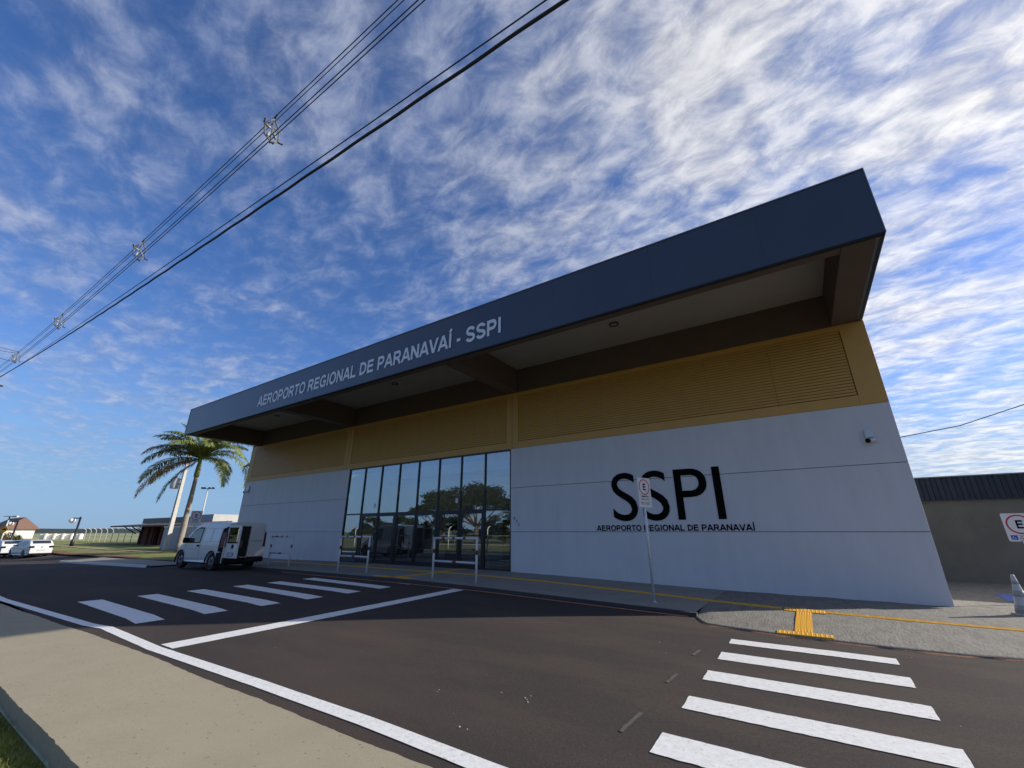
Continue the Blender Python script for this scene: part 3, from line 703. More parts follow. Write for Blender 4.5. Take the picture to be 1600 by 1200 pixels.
# ------------------------------------------------------------------ parking signs
def sign(name, base, ztop, wd, ht, label, lines, rz=0.0, blue=False, plateonly=False, poler=.033, r_scale=.42):
    t = thing(name, base, label, 'sign', 'E parking signs', rz=rz, local=True)
    b = Vector(base); hz = ztop - b.z
    MB().tube([(0, 0, -.02), (0, 0, hz - .03)], poler, 14).build('pole', M['galv'], t)
    MB().lathe((0, 0, .0), [(.09, 0), (.09, .012), (.04, .016), (.035, .05)], 16).build('base_flange', M['galv'], t)
    # rounded plate
    r = .035; pts = []
    for cx, cz, a0 in ((wd / 2 - r, hz - r, 0), (-wd / 2 + r, hz - r, 90), (-wd / 2 + r, hz - ht + r, 180), (wd / 2 - r, hz - ht + r, 270)):
        for k in range(6): an = R(a0 + 18 * k); pts.append((cx + r * math.cos(an), cz + r * math.sin(an)))
    n = len(pts); pb = MB(); y0, y1 = -.045, -.041
    pb.add([(x, y0, z) for x, z in pts] + [(x, y1, z) for x, z in pts], [tuple(reversed(range(n)))[::-1], tuple(range(n, 2 * n))[::-1]] + [(i, (i + 1) % n, (i + 1) % n + n, i + n) for i in range(n)])
    pl = pb.build('plate', M['signw'], t)
    rr = wd * r_scale; cz = hz - rr - .035
    MB().grid(lambda a, i: ([rr, rr * .86][int(i)] * math.cos(a), -.0475, cz + [rr, rr * .86][int(i)] * math.sin(a)), fr(0, 2 * math.pi, .13), [0, 1], smooth=False).build('ring', M['redring'], pl)
    e = MB(); h = rr * .86; wE = rr * .54
    add_caps(e, 'E', (-wE * .46, -.0482, cz - h * .5), wE, h); e.build('letter', M['black'], pl)
    z = cz - rr - .06
    tx = MB()
    for (s_, wf, hh) in lines:
        x0 = -wd * .5 * wf if not blue else -wd * .5 + wd * .36
        add_text(tx, s_, (x0, -.0478, z), wd * wf * (1 if not blue else .62), hh, .0006, bold=.01); z -= hh * 1.75
    tx.build('small_text', M['black'], pl)
    if blue:
        zz = cz - rr - .075
        s_ = MB().box(-wd / 2 + .05, -wd / 2 + .17, -.0476, -.0455, zz - .06, zz + .05); bo = s_.build('blue_symbol', M['blue'], pl)
        x = -wd / 2 + .11; wc = MB()
        wc.tube([(x - .02, -.0485, zz + .03), (x - .015, -.0485, zz - .005), (x + .015, -.0485, zz - .008), (x + .03, -.0485, zz - .035)], .005, 6)
        wc.tube([(x - .012 + .025 * math.cos(a), -.0485, zz - .02 + .025 * math.sin(a)) for a in fr(R(100), R(340), .4)], .004, 6)
        wc.build('wheelchair_figure', M['signw'], bo)
    return t
sign('parking_sign', (-3.31, 11.12, -.0), 2.93, .47, .74, 'tall pole sign seen edge-on with red-ringed E, in front of large SSPI wall letters',
     [('PERMITIDO', .62, .040), ('PARA TÁXI', .62, .040), ('SEG A SEX', .7, .022), ('DAS 6 AS 22H', .7, .022)], rz=R(66))
sign('parking_sign', (-28.9, 10.75, .02), 2.74, .56, .82, 'shaded E parking sign rising behind the white van beside the palm', [('PERMITIDO', .6, .035), ('VEÍCULOS', .6, .035)], rz=R(52))
sign('parking_sign', (4.58, 16.5, -.05), 2.05, .56, .68, 'E parking sign with blue wheelchair symbol against the olive wall', [('VAGA', 1, .03), ('EXCLUSIVA', 1, .03), ('COM CREDENCIAL', 1, .025)], blue=True)

# ------------------------------------------------------------------ tubular barriers
def barrier(p0, p1, label):
    a = Vector(p0); b = Vector(p1); c = (a + b) / 2; d = (b - a); Ln = d.length; rz = math.atan2(d.y, d.x)
    t = thing('tubular_barrier', c, label, 'barrier', 'white tube barriers on the kerb', rz=rz, local=True)
    h = 1.27; x = Ln / 2; r = .035
    for s_ in (-1, 1):
        lg = MB().tube([(s_ * x, 0, -.03), (s_ * x, 0, h - .035)], r, 12).build('leg', M['whitem'], t)
        MB().tube([(s_ * x, 0, .80), (s_ * x, 0, .93)], r + .002, 12, cap=True).build('red_band', M['red'], lg)
    tr = MB().tube([(-x - r, 0, h), (x + r, 0, h)], r, 12).build('top_rail', M['whitem'], t)
    for u in (-.60, -.10, .40): MB().tube([(u * Ln / 2 * 1.0, 0, h), (u * Ln / 2 + Ln * .06, 0, h)], r + .002, 12).build('red_band', M['red'], tr)
    mr_ = MB().tube([(-x + r * .6, 0, .56), (x - r * .6, 0, .56)], r * .9, 12).build('middle_rail', M['whitem'], t)
    MB().tube([(-.06, 0, .56), (.1, 0, .56)], r + .002, 12).build('red_band', M['red'], mr_)
    return t
barrier((-10.48, 11.02, .15), (-8.55, 10.88, .12), 'white tube barrier with red bands, the nearest, right of the crosswalk end')
barrier((-15.60, 11.04, .15), (-13.80, 11.0, .15), 'white tube barrier with red bands, the middle one, left of the crosswalk end')
barrier((-20.70, 10.97, .13), (-19.36, 11.18, .13), 'white tube barrier farthest left, just behind the open van')

# ------------------------------------------------------------------ traffic cone
cx, cy, cz = 3.52, 14.05, -.045
t = thing('traffic_cone', (cx, cy, cz), 'worn white and grey banded traffic cone at the right edge on the driveway', 'traffic cone')
MB().box(cx - .18, cx + .18, cy - .18, cy + .18, cz + .004, cz + .035).build('base_plate', M['cone2'], t, bevel=.01)
pr = lambda z: (.155 - (.155 - .032) * (z - .035) / .685)
zz = [.035, .20, .33, .46, .60, .72]
bd = MB().lathe((cx, cy, cz), [(pr(.035), .035), (pr(.2), .20), (pr(.33), .33), (pr(.46), .46), (pr(.6), .60), (pr(.72), .76), (.025, .78)], 28).build('cone_body', M['cone1'], t)
for a, b in ((.06, .20), (.36, .48), (.60, .70)): MB().lathe((cx, cy, cz), [(pr(a) + .003, a), (pr(b) + .003, b)], 28).build('grey_band', M['cone2'], bd)

# ------------------------------------------------------------------ low building at the right
YB = 22.0
B = thing('low_building', (12, YB, 0), 'low olive-walled building with dark corrugated parapet right of the terminal', 'building')
MB().box(XR + .02, 30, YB, YB + 9, -.3, 2.72).build('wall', M['olive'], B)
mb = MB(); x = XR + .02
while x < 30:
    mb.add([(x, YB - .10, 2.70), (x + .03, YB - .15, 2.70), (x + .15, YB - .15, 2.70), (x + .18, YB - .10, 2.70), (x + .30, YB - .10, 2.70),
            (x, YB - .10, 3.50), (x + .03, YB - .15, 3.50), (x + .15, YB - .15, 3.50), (x + .18, YB - .10, 3.50), (x + .30, YB - .10, 3.50)],
           [(0, 1, 6, 5), (1, 2, 7, 6), (2, 3, 8, 7), (3, 4, 9, 8)]); x += .30
mb.build('parapet_cladding', M['corr'], B)
MB().box(XR + .02, 30, YB - .17, YB + .05, 3.50, 3.54).build('coping', M['trim'], B)
MB().box(XR + .03, 30, YB - .08, YB + 8.9, 2.73, 3.45).build('roof', M['corr'], B)

# ------------------------------------------------------------------ overhead lines
YC = 2.3
def cable(name, c2, c1, c0, x0, x1, r, label, y=YC, twist=0, step=1.0, group=None):
    pts = [(x, y + (.16 * r * math.sin(x * twist) if twist else 0), c2 * x * x + c1 * x + c0 + (.16 * r * math.cos(x * twist) if twist else 0)) for x in fr(x0, x1, step)]
    return MB().tube(pts, r, 7).build(name, M['cable'], label=label, cat='cable', group=group)
cable('power_cable', .00060, -.0829, 6.1799, -47, 22, .019, 'thick black twisted cable, the lowest of the overhead lines', twist=5, step=.2)
cable('power_cable', .00030, -.0871, 6.4782 - .05, -47, 22, .008, 'thin black wire running just above the thick twisted cable', y=YC + .03)
def zA(x): return .0012 * x * x - .012 * x + 9.0
for dy, dz, r, lb in ((0, .0, .0075, 'uppermost covered wire of the spacer line crossing the sky'), (.02, -.10, .0065, 'second covered wire of the spacer line, just under the uppermost'),
                      (0, -.50, .008, 'third covered wire of the spacer line, above the lowest of the four'), (.02, -.59, .008, 'lowest covered wire of the four joined by the spacers')):
    MB().tube([(x, YC + dy, zA(x) + dz) for x in fr(-47, 22, 1)], r, 6).build('power_cable', M['cable'], label=lb, cat='cable')
def spacer(x, lab):
    c = Vector((x, YC + .01, zA(x) - .31)); t = thing('line_spacer', c, lab, 'line spacer', 'diamond spacers on the overhead wires', local=True)
    fr_ = MB(); P = [(0, 0, .28), (0, -.13, .05), (0, -.10, -.2), (0, .04, -.28), (0, .15, -.18), (0, .13, .08), (0, 0, .28)]
    for a, b in zip(P, P[1:]): fr_.tube([a, b], .013, 6)
    fr_.tube([(0, -.17, .05), (0, .17, .08)], .013, 6); fr_.tube([(0, 0, .30), (0, .02, -.32)], .013, 6)
    fr_.build('frame', M['poly'], t)
    ins = MB()
    for p, q in (((0, -.15, .02), (0.02, -.02, .0)), ((0, .02, .0), (0, .1, -.15)), ((0, -.02, -.08), (0, -.06, -.22))): ins.tube([p, Vector(p).lerp(Vector(q), .5), q], [.016, .028, .016], 8)
    ins.build('insulator', M['porc'], t)
    for p in ((0, 0, .28), (0, -.13, .05), (0, .15, -.18), (0, .04, -.28)):
        v = Vector(p); MB().tube([v, v + Vector((.06, v.y * .35, v.z * .25)), v + Vector((.10, v.y * .35 + .02, v.z * .1))], [.018, .015, .010], 6).build('clamp', M['poly'], t)
for x, lb in ((-7.05, 'nearest diamond spacer on the overhead wires, highest in the sky'), (-14.2, 'second diamond spacer along the overhead wires from the nearest'),
              (-23.6, 'third diamond spacer along the overhead wires from the nearest'), (-33.6, 'farthest diamond spacer where side wires branch off at the left edge')): spacer(x, lb)
for k, (z, lb) in enumerate(((.28, 'upper branch wire leaving the farthest spacer at the left edge'), (.20, 'middle branch wire leaving the farthest spacer at the left edge'), (-.30, 'lower branch wire leaving the farthest spacer at the left edge'))):
    p0 = Vector((-33.6, YC, zA(-33.6) - .28 + z)); p1 = at(-40, (531, 541, 548)[k], Y=YC - .35)
    MB().tube([p0, p0.lerp(p1, .5) - Vector((0, 0, .03)), p1, p1 + (p1 - p0) * 1.5], .012, 6).build('power_cable', M['cable'], label=lb, cat='cable')
pts = []
for xx, yy in ((1330, 699), (1408, 683), (1500, 665), (1600, 632), (1700, 590)): pts.append(at(xx, yy, Y=32))
MB().tube(pts, .022, 6).build('power_cable', M['cable'], label='single black wire crossing the sky behind the terminal at the right', cat='cable')
# concrete pole that carries the line, just outside the left of the picture
P0 = Vector((-47, YC, -.6)); t = thing('utility_pole', P0, 'concrete utility pole carrying the overhead lines beyond the left edge', 'utility pole', local=True)
MB().tube([(0, 0, 0), (0, 0, 12.9)], [.19, .11], 10).build('shaft', M['conc'], t)
MB().box(-.05, .05, -.9, .9, 12.2, 12.32).build('cross_arm', M['wood'], t)

# ------------------------------------------------------------------ vehicles
def boolean_cut(o, cutters):
    """cut the cylinders in cutters (x, z, r) through mesh object o along y"""
    bpy.context.view_layer.update()
    for x, z, r, ya, yb in cutters:
        cm = MB().tube([(x, ya, z), (x, yb, z)], r, 36, smooth=True).mesh('cut', None)
        co = bpy.data.objects.new('cut', cm); COL.objects.link(co); co.matrix_world = o.matrix_world
        md = o.modifiers.new('b', 'BOOLEAN'); md.operation = 'DIFFERENCE'; md.object = co; md.solver = 'EXACT'
        bpy.context.view_layer.update()
        dg = bpy.context.evaluated_depsgraph_get(); nm = bpy.data.meshes.new_from_object(o.evaluated_get(dg))
        o.modifiers.clear(); old = o.data; o.data = nm; bpy.data.meshes.remove(old); bpy.data.objects.remove(co)
class Shell:
    """car body: z_top, half width and corner radius as tables along x"""
    def __init__(s, top, half, bot, rad, belt=.95, tum=.16, th=.9): s.t = top; s.h = half; s.b = bot; s.r = rad; s.belt = belt; s.tum = tum; s.th = th
    def sm(s, x, tab):
        return sum(lerp_tab(x + d, tab) for d in (-.09, -.045, 0, .045, .09)) / 5
    def zt(s, x): return s.sm(x, s.t)
    def w(s, x, z):
        hw = s.sm(x, s.h); k = 1 - s.tum * max(0, (z - s.belt) / s.th) ** 1.3
        k *= 1 - .10 * max(0, (.42 - z) / .3) ** 2
        return hw * k
    def P(s, x, v):       # v 0 = bottom edge, 1 = roof centre
        zt = s.zt(x); zb = s.sm(x, s.b); r = min(s.sm(x, s.r), (zt - zb) * .45)
        if v <= .6: z = zb + (zt - r - zb) * v / .6; return (x, s.w(x, z), z)
        wz = s.w(x, zt - r)
        if v <= .8:
            a = (v - .6) / .2 * math.pi / 2; return (x, wz - r * 1.0 * (1 - math.cos(a)), zt - r + r * math.sin(a))
        f = (v - .8) / .2; y = (wz - r) * (1 - f); return (x, y, zt + .02 * (1 - (y / max(.05, wz)) ** 2) - .02 * (1 - ((wz - r) / max(.05, wz)) ** 2))
    def body(s, xs, open_rear=False):
        vs = fr(0, .6, .05) + fr(.6, .8, .033)[1:] + fr(.8, 1, .05)[1:]
        mb = MB()
        full = [(v, 1) for v in vs] + [(v, -1) for v in vs[-2::-1]]
        def fn(x, i): v, sg = full[int(i)]; p = s.P(x, v); return (p[0], p[1] * sg, p[2])
        mb.grid(fn, xs, list(range(len(full))), smooth=True, flip=True)
        n = len(full)
        mb.f.append(tuple(range(n))[::-1]); mb.sm.append(False)
        base = (len(xs) - 1) * n; mb.f.append(tuple(range(base, base + n))); mb.sm.append(False)
        # underside
        for i in range(len(xs) - 1): mb.f.append((i * n, i * n + n - 1, (i + 1) * n + n - 1, (i + 1) * n)); mb.sm.append(False)
        return mb
    def side(s, mb, xs, lo, hi, off, sides=(1, -1), nz=6):
        for sg in sides:
            mb.grid(lambda x, t: (x, sg * (s.w(x, lo(x) + (hi(x) - lo(x)) * t) + off), lo(x) + (hi(x) - lo(x)) * t), xs, fr(0, 1, 1 / nz), smooth=True, flip=(sg < 0))
        return mb
    def top(s, mb, xs, yh, off, nrm=(0, 0, 1)):
        mb.grid(lambda x, t: (x + nrm[0] * off, t * (yh(x)), s.zt(x) + .012 + nrm[2] * off), xs, fr(-1, 1, .25), smooth=True)
        return mb
def wheel(parent, x, y, r, wd, sg):
    ty = MB(); n = 28
    def lat(mb, prof):
        base = len(mb.v)
        for rr, yy in prof:
            for k in range(n): a = 2 * math.pi * k / n; mb.v.append(Vector((x + rr * math.cos(a), y + sg * yy, r + rr * math.sin(a))))
        for i in range(len(prof) - 1):
            for k in range(n): k2 = (k + 1) % n; mb.f.append((base + i * n + k, base + i * n + k2, base + (i + 1) * n + k2, base + (i + 1) * n + k)); mb.sm.append(True)
        mb.f.append(tuple(base + k for k in range(n))); mb.sm.append(False)
        mb.f.append(tuple(base + (len(prof) - 1) * n + k for k in range(n))); mb.sm.append(False)
    lat(ty, [(r * .6, -wd), (r * .93, -wd), (r, -wd * .8), (r, -.03), (r * .95, 0), (r * .66, .0), (r * .62, -.03)])
    wo = ty.build('wheel', M['tyre'], parent)
    rm = MB(); lat(rm, [(r * .62, -.05), (r * .62, -.012), (r * .56, -.004), (r * .18, -.012), (r * .14, .002)])
    for k in range(5):
        a = 2 * math.pi * k / 5; c, s_ = math.cos(a), math.sin(a)
        rm.tube([(x + r * .12 * c, y + sg * .006, r + r * .12 * s_), (x + r * .56 * c, y + sg * .004, r + r * .56 * s_)], [.03, .02], 6)
    rm.build('rim', M['rim'], wo)

# --- cargo van with an open rear door
VAN = thing('cargo_van', (-21.4, 9.7, .045), 'white cargo van parked at the kerb with its left rear door swung open', 'van', rz=R(183), local=True)
VAN.scale = (1.05, 1.05, 1.05)
hx = -.80
sh = Shell([(-.84, 1.80), (-.6, 1.84), (.2, 1.87), (1.2, 1.86), (1.72, 1.78), (2.20, 1.42), (2.52, 1.14), (2.78, 1.03), (3.1, .93), (3.28, .80), (3.36, .62)],
           [(-.84, .82), (-.5, .85), (2.4, .855), (2.9, .82), (3.2, .74), (3.36, .62)], [(-.84, .30), (2.9, .24), (3.36, .30)], [(-.84, .10), (1.6, .12), (2.5, .16), (3.36, .12)], belt=1.0, tum=.13)
vb = sh.body([-.82, -.79, -.7] + fr(-.6, 3.30, .06) + [3.34, 3.37]).build('body', M['body'], VAN)
boolean_cut(vb, [(0, .33, .40, .45, 1.2), (0, .33, .40, -1.2, -.45), (2.58, .33, .40, .45, 1.2), (2.58, .33, .40, -1.2, -.45)])
MB().box(-.55, 3.0, -.6, .6, .22, .7).build('underbody', M['dark'], VAN)
for x in (0, 2.58):
    for sg in (1, -1): wheel(VAN, x, sg * .80, .33, .19, sg)
# rear opening: frame, and a flat dark panel painted as the load bay's shade
MB().box(-.835, -.815, -.10, .70, .52, 1.70).build('load_bay_shade', M['dark'], VAN)
MB().box(-.845, -.80, -.69, .69, 1.705, 1.77).box(-.84, -.80, .70, .735, .5, 1.72).build('rear_frame', M['body'], VAN, bevel=.008)
MB().box(-.8345, -.8355 + .012, .12, .36, .86, 1.16).box(-.8455, -.8355, .14, .33, .88, 1.14).build('cargo_crate', mat('crate_grey', (.10, .10, .095), .8, var=.4, vscale=30), VAN)
rd = MB().box(-.875, -.82, -.71, -.115, .50, 1.72).build('rear_door', M['body'], VAN, bevel=.02)
MB().box(-.882, -.874, -.66, -.17, 1.17, 1.62).build('pressed_panel', M['body'], rd, bevel=.004)
MB().box(-.8785, -.8755, -.64, -.18, 1.11, 1.125).build('crease_shade', M['plast'], rd)  # dark strip paints the shade along the door crease
# open door leaf: hinged on the left rear edge
th = R(88); H = Matrix.Translation((-.84, .745, 0)) @ Matrix.Rotation(-th, 4, 'Z')       # closed leaf runs along -y from the hinge
def dbox(x0, x1, y0, y1, z0, z1): return MB().box(x0, x1, y0, y1, z0, z1, mtx=H)
od = MB()
for b in ((-.03, .02, -.86, 0, .50, 1.08), (-.03, .02, -.10, 0, 1.08, 1.72), (-.03, .02, -.86, -.76, 1.08, 1.72), (-.03, .02, -.76, -.10, 1.64, 1.72)): od.box(*b, mtx=H)
odo = od.build('rear_door', M['body'], VAN, bevel=.012, label='open left rear door with a window')
dbox(-.02, .005, -.77, -.09, 1.07, 1.65).build('window', M['vglass'], odo)
dbox(-.036, -.0302, -.79, -.08, 1.05, 1.10).build('window_seal', M['plast'], odo)
dbox(-.036, -.0302, -.11, -.085, 1.10, 1.66).build('window_seal', M['plast'], odo)
dbox(-.05, -.0302, -.56, -.44, .86, 1.0).build('handle', M['plast'], odo)
dbox(-.038, -.0302, -.62, -.22, .57, .70).build('plate_recess', M['plast'], odo)
dbox(-.042, -.0382, -.60, -.24, .585, .685).build('number_plate', M['plate'], odo)
# bumper, lower cladding, pillars with tail lights
MB().box(-.93, -.70, -.80, .80, .30, .50).build('rear_bumper', M['plast'], VAN, bevel=.03)
mb = MB(); sh.side(mb, fr(-.80, -.42, .06), lambda x: .28, lambda x: .72 - .1 * (x + .8), .012); mb.build('side_cladding', M['plast'], VAN)
mb = MB(); sh.side(mb, fr(-.81, -.47, .05), lambda x: .70 + .12 * (x + .81), lambda x: 1.70 - .1 * (x + .81) * 6 * .5, .008); mb.build('rear_pillar', M['plast'], VAN)
for sg in (1, -1):
    mb = MB(); sh.side(mb, fr(-.815, -.56, .04), lambda x: .88, lambda x: 1.46, .016, sides=(sg,)); mb.box(-.86, -.815, min(sg * .735, sg * .80), max(sg * .735, sg * .80), .90, 1.46); mb.build('tail_light', M['tail'], VAN)
mb = MB(); sh.side(mb, fr(.42, 2.18, .08), lambda x: .235, lambda x: .30, .012); mb.build('sill', M['plast'], VAN)
for xw in (0, 2.58):
    mb = MB()
    for sg in (1, -1): mb.tube([(xw + .405 * math.cos(a), sg * (sh.w(xw, .6) - .005), .33 + .405 * math.sin(a)) for a in fr(R(-15), R(195), .18)], .022, 6)
    mb.build('arch_trim', M['plast'], VAN)
# side windows, door lines
def whi(x): return lerp_tab(x, [(1.10, 1.63), (1.45, 1.64), (1.80, 1.52), (2.12, 1.22), (2.28, 1.10)])
mb = MB(); sh.side(mb, fr(1.08, 2.30, .06), lambda x: 1.03, lambda x: max(1.035, whi(x) + .03), .004); ws = mb.build('window_surround', M['plast'], VAN)
for sg in (1, -1): mb = MB(); sh.side(mb, fr(1.14, 2.12, .05), lambda x: 1.07, lambda x: max(1.075, whi(x) - .02), .009, sides=(sg,)); mb.build('side_window', mat('cab_glass', (.05, .075, .07), .06, spec=.8), VAN)
mb = MB(); sh.top(mb, fr(1.80, 2.50, .07), lambda x: sh.w(x, sh.zt(x)) * .80, .006, (0.3, 0, 1)); mb.build('windscreen', M['glassdark'], VAN)
mb = MB()
for xx in (1.02, 2.28): mb.tube([(xx, sh.w(xx, z) + .001, z) for z in fr(.34, 1.65 if xx < 2 else 1.02, .08)], .005, 5)
for (xa, xb) in ((-.42, .22), (.32, .96)):
    lo, hi = 1.10, 1.62
    pts = [(x, sh.w(x, lo) + .001, lo) for x in fr(xa, xb, .1)] + [(xb, sh.w(xb, z) + .001, z) for z in fr(lo, hi, .1)] + [(x, sh.w(x, hi) + .001, hi) for x in fr(xb, xa, -.1)[::1] if 1] 
    pts = [(xa + (xb - xa) * k / 8, sh.w(xa + (xb - xa) * k / 8, lo) + .001, lo) for k in range(9)] + [(xb, sh.w(xb, lo + (hi - lo) * k / 6) + .001, lo + (hi - lo) * k / 6) for k in range(1, 7)] + \
          [(xb - (xb - xa) * k / 8, sh.w(xb, hi) + .001, hi) for k in range(1, 9)] + [(xa, sh.w(xa, hi - (hi - lo) * k / 6) + .001, hi - (hi - lo) * k / 6) for k in range(1, 7)]
    mb.tube(pts, .004, 5)
mb.build('panel_gap', mat('panel_gap', (.10, .10, .11), .7), VAN)
mb = MB().tube([(x, sh.w(x, .80) + .002, .80 + .02 * math.sin(x)) for x in fr(.3, 2.2, .1)], .010, 6).build('side_crease', M['body'], VAN)
MB().box(1.10, 1.26, sh.w(1.2, .93), sh.w(1.2, .93) + .03, .90, .97).build('door_handle', M['plast'], VAN, bevel=.01)
for sg in (1, -1): MB().box(2.02, 2.20, min(sg * .86, sg * 1.06), max(sg * .86, sg * 1.06), 1.03, 1.25).build('wing_mirror', M['plast'], VAN, bevel=.04)
for sg in (1, -1):
    mb = MB(); sh.side(mb, fr(2.98, 3.26, .06), lambda x: .66, lambda x: .80, .008, sides=(sg,)); mb.build('headlight', mat('headlight_glass', (.35, .37, .38), .15), VAN)
mb = MB(); sh.side(mb, fr(2.98, 3.34, .06), lambda x: .28, lambda x: .50, .012); mb.build('front_bumper', M['plast'], VAN)
for y in (-.02, .14): MB().tube([(-.955, y, .50), (-.935, y, .50)], .022, 10).build('step_reflector', M['whitem'], VAN)
MB().tube([(-.10, .55, 1.86), (-.14, .55, 1.93)], .012, 6).build('roof_marker', M['whitem'], VAN)

# --- hatchbacks in the distance
def hatch(loc, rz, label):
    c = thing('hatchback_car', loc, label, 'car', 'white hatchbacks parked at the far left', rz=rz, local=True)
    s_ = Shell([(-.80, .62), (-.77, .86), (-.72, 1.02), (-.60, 1.14), (-.30, 1.44), (.1, 1.50), (1.0, 1.49), (1.5, 1.36), (2.1, 1.0), (2.6, .92), (3.0, .84), (3.2, .62)],
               [(-.80, .70), (-.7, .80), (-.3, .86), (2.2, .86), (2.9, .80), (3.2, .62)], [(-.80, .34), (-.6, .24), (3, .22), (3.2, .3)], [(-.8, .06), (-.3, .12), (1.2, .14), (3.2, .1)], belt=.92, tum=.22, th=.6)
    b = s_.body([-.81, -.79, -.76] + fr(-.72, 3.16, .08) + [3.22]).build('body', M['body'], c)
    boolean_cut(b, [(0, .31, .37, .5, 1.2), (0, .31, .37, -1.2, -.5), (2.5, .31, .37, .5, 1.2), (2.5, .31, .37, -1.2, -.5)])
    MB().box(-.5, 2.9, -.6, .6, .2, .6).build('underbody', M['dark'], c)
    for x in (0, 2.5):
        for sg in (1, -1): wheel(c, x, sg * .79, .31, .18, sg)
    mb = MB(); s_.top(mb, fr(-.57, -.32, .05), lambda x: .58, .02, (-.7, 0, .6)); mb.build('rear_window', M['glassdark'], c)
    hi = lambda x: lerp_tab(x, [(-.25, 1.22), (.1, 1.40), (1.1, 1.38), (1.45, 1.24), (1.85, 1.02), (2.0, .97)])
    for sg in (1, -1): mb = MB(); s_.side(mb, fr(-.2, 1.95, .07), lambda x: .95, lambda x: max(.955, hi(x)), .006, sides=(sg,)); mb.build('side_window', M['glassdark'], c)
    mb = MB(); s_.top(mb, fr(1.35, 2.0, .07), lambda x: .62, .01, (.4, 0, 1)); mb.build('windscreen', M['glassdark'], c)
    for sg in (1, -1): MB().box(-.835, -.68, min(sg * .50, sg * .80), max(sg * .50, sg * .80), .84, .99).build('tail_light', M['plast'], c, bevel=.02)
    MB().box(-.83, -.60, -.76, .76, .26, .40).build('rear_bumper', M['plast'], c, bevel=.03)
    MB().box(-.835, -.80, -.24, .24, .60, .70).build('number_plate', M['plate'], c)
    MB().box(-.825, -.77, -.035, .035, .86, .93).build('badge', M['plast'], c, bevel=.01)
    for sg in (1, -1): MB().box(1.65, 1.82, min(sg * .86, sg * 1.02), max(sg * .86, sg * 1.02), .95, 1.08).build('wing_mirror', M['body'], c, bevel=.03)
    return c
hatch((-57.9, 9.75, z_road(-57.9, 9.3)), R(190), 'nearer white hatchback seen from behind at the far left kerb')
c2 = hatch((-62.6, 8.7, z_road(-62, 8.7)), R(190), 'white hatchback partly hidden beyond the nearer one, at the left edge')

# ------------------------------------------------------------------ palms
def frond(mb, base, az, e0, droop, Ln, wd=.95, seed=0, dry=False):
    rnd = random.Random(seed); n = 30; p = Vector(base); pts = [p.copy()]; dirs = []
    for i in range(n):
        s_ = (i + .5) / n; e = e0 - droop * s_ ** 1.25; d = Vector((math.cos(az) * math.cos(e), math.sin(az) * math.cos(e), math.sin(e)))
        p = p + d * Ln / n; pts.append(p.copy()); dirs.append(d)
    mb.tube(pts, [.045 * (1 - .85 * i / n) for i in range(n + 1)], 5)
    side = Vector((-math.sin(az), math.cos(az), 0))
    for i in range(3, n):
        s_ = i / n
        ll = wd * math.sin(math.pi * min(1, .12 + s_ * .85)) ** .6 * (1.0 if s_ < .9 else .7)
        for sg in (-1, 1):
            for q in range(4):
                o = pts[i].lerp(pts[i - 1], q * .25 + rnd.random() * .2)
                up = side.cross(dirs[i - 1]) * 1.0
                if up.z < 0: up = -up
                a = rnd.uniform(-.15, .45); dd = (side * sg * (.85 + .1 * rnd.random()) + dirs[i - 1] * (.45 + .25 * rnd.random()) + up * (a * .6)).normalized()
                l = ll * rnd.uniform(.8, 1.1); mid = o + dd * l * .5; tip = o + dd * l * .92 + Vector((0, 0, -1)) * l * rnd.uniform(.22, .55)
                wv = dirs[i - 1].cross(dd).cross(dd).normalized() * (.032 if not dry else .024)
                b0 = len(mb.v); mb.v += [o - wv * .6, o + wv * .6, mid + wv, mid - wv, tip]
                mb.f += [(b0, b0 + 1, b0 + 2, b0 + 3), (b0 + 3, b0 + 2, b0 + 4)]; mb.sm += [False, False]
A_IMG = math.atan2(RT.y, RT.x)                 # direction that runs to the right in the picture
def palm(base, zc, label, fronds, r0=.30, seed=1):
    b = Vector(base); t = thing('palm_tree', b, label, 'palm tree', 'palms by the terminal', local=True)
    H_ = zc - b.z; n = 16; mb = MB()
    prof = [(r0 * (1.0 - .36 * (k / n) + .12 * math.sin(math.pi * min(1, k / n * 1.3))) * (1.03 if k % 2 else 1), (H_ - 1.7) * k / n) for k in range(n + 1)]
    mb.lathe((0, 0, -.1), prof, 18); mb.build('trunk', M['trunk'], t)
    MB().lathe((0, 0, H_ - 1.85), [(.20, 0), (.22, .3), (.19, .9), (.13, 1.5), (.09, 1.95)], 16).build('crownshaft', M['shaft'], t)
    for k, (a, e, dr, ln, dry) in enumerate(fronds):
        mb = MB(); frond(mb, (0, 0, H_ - .25), A_IMG + R(a), R(e), R(dr), ln, seed=seed * 50 + k, dry=dry)
        mb.build('frond', M['leafdead'] if dry else M['leaf'], t, label='dry brown frond hanging down' if dry else None)
    return t
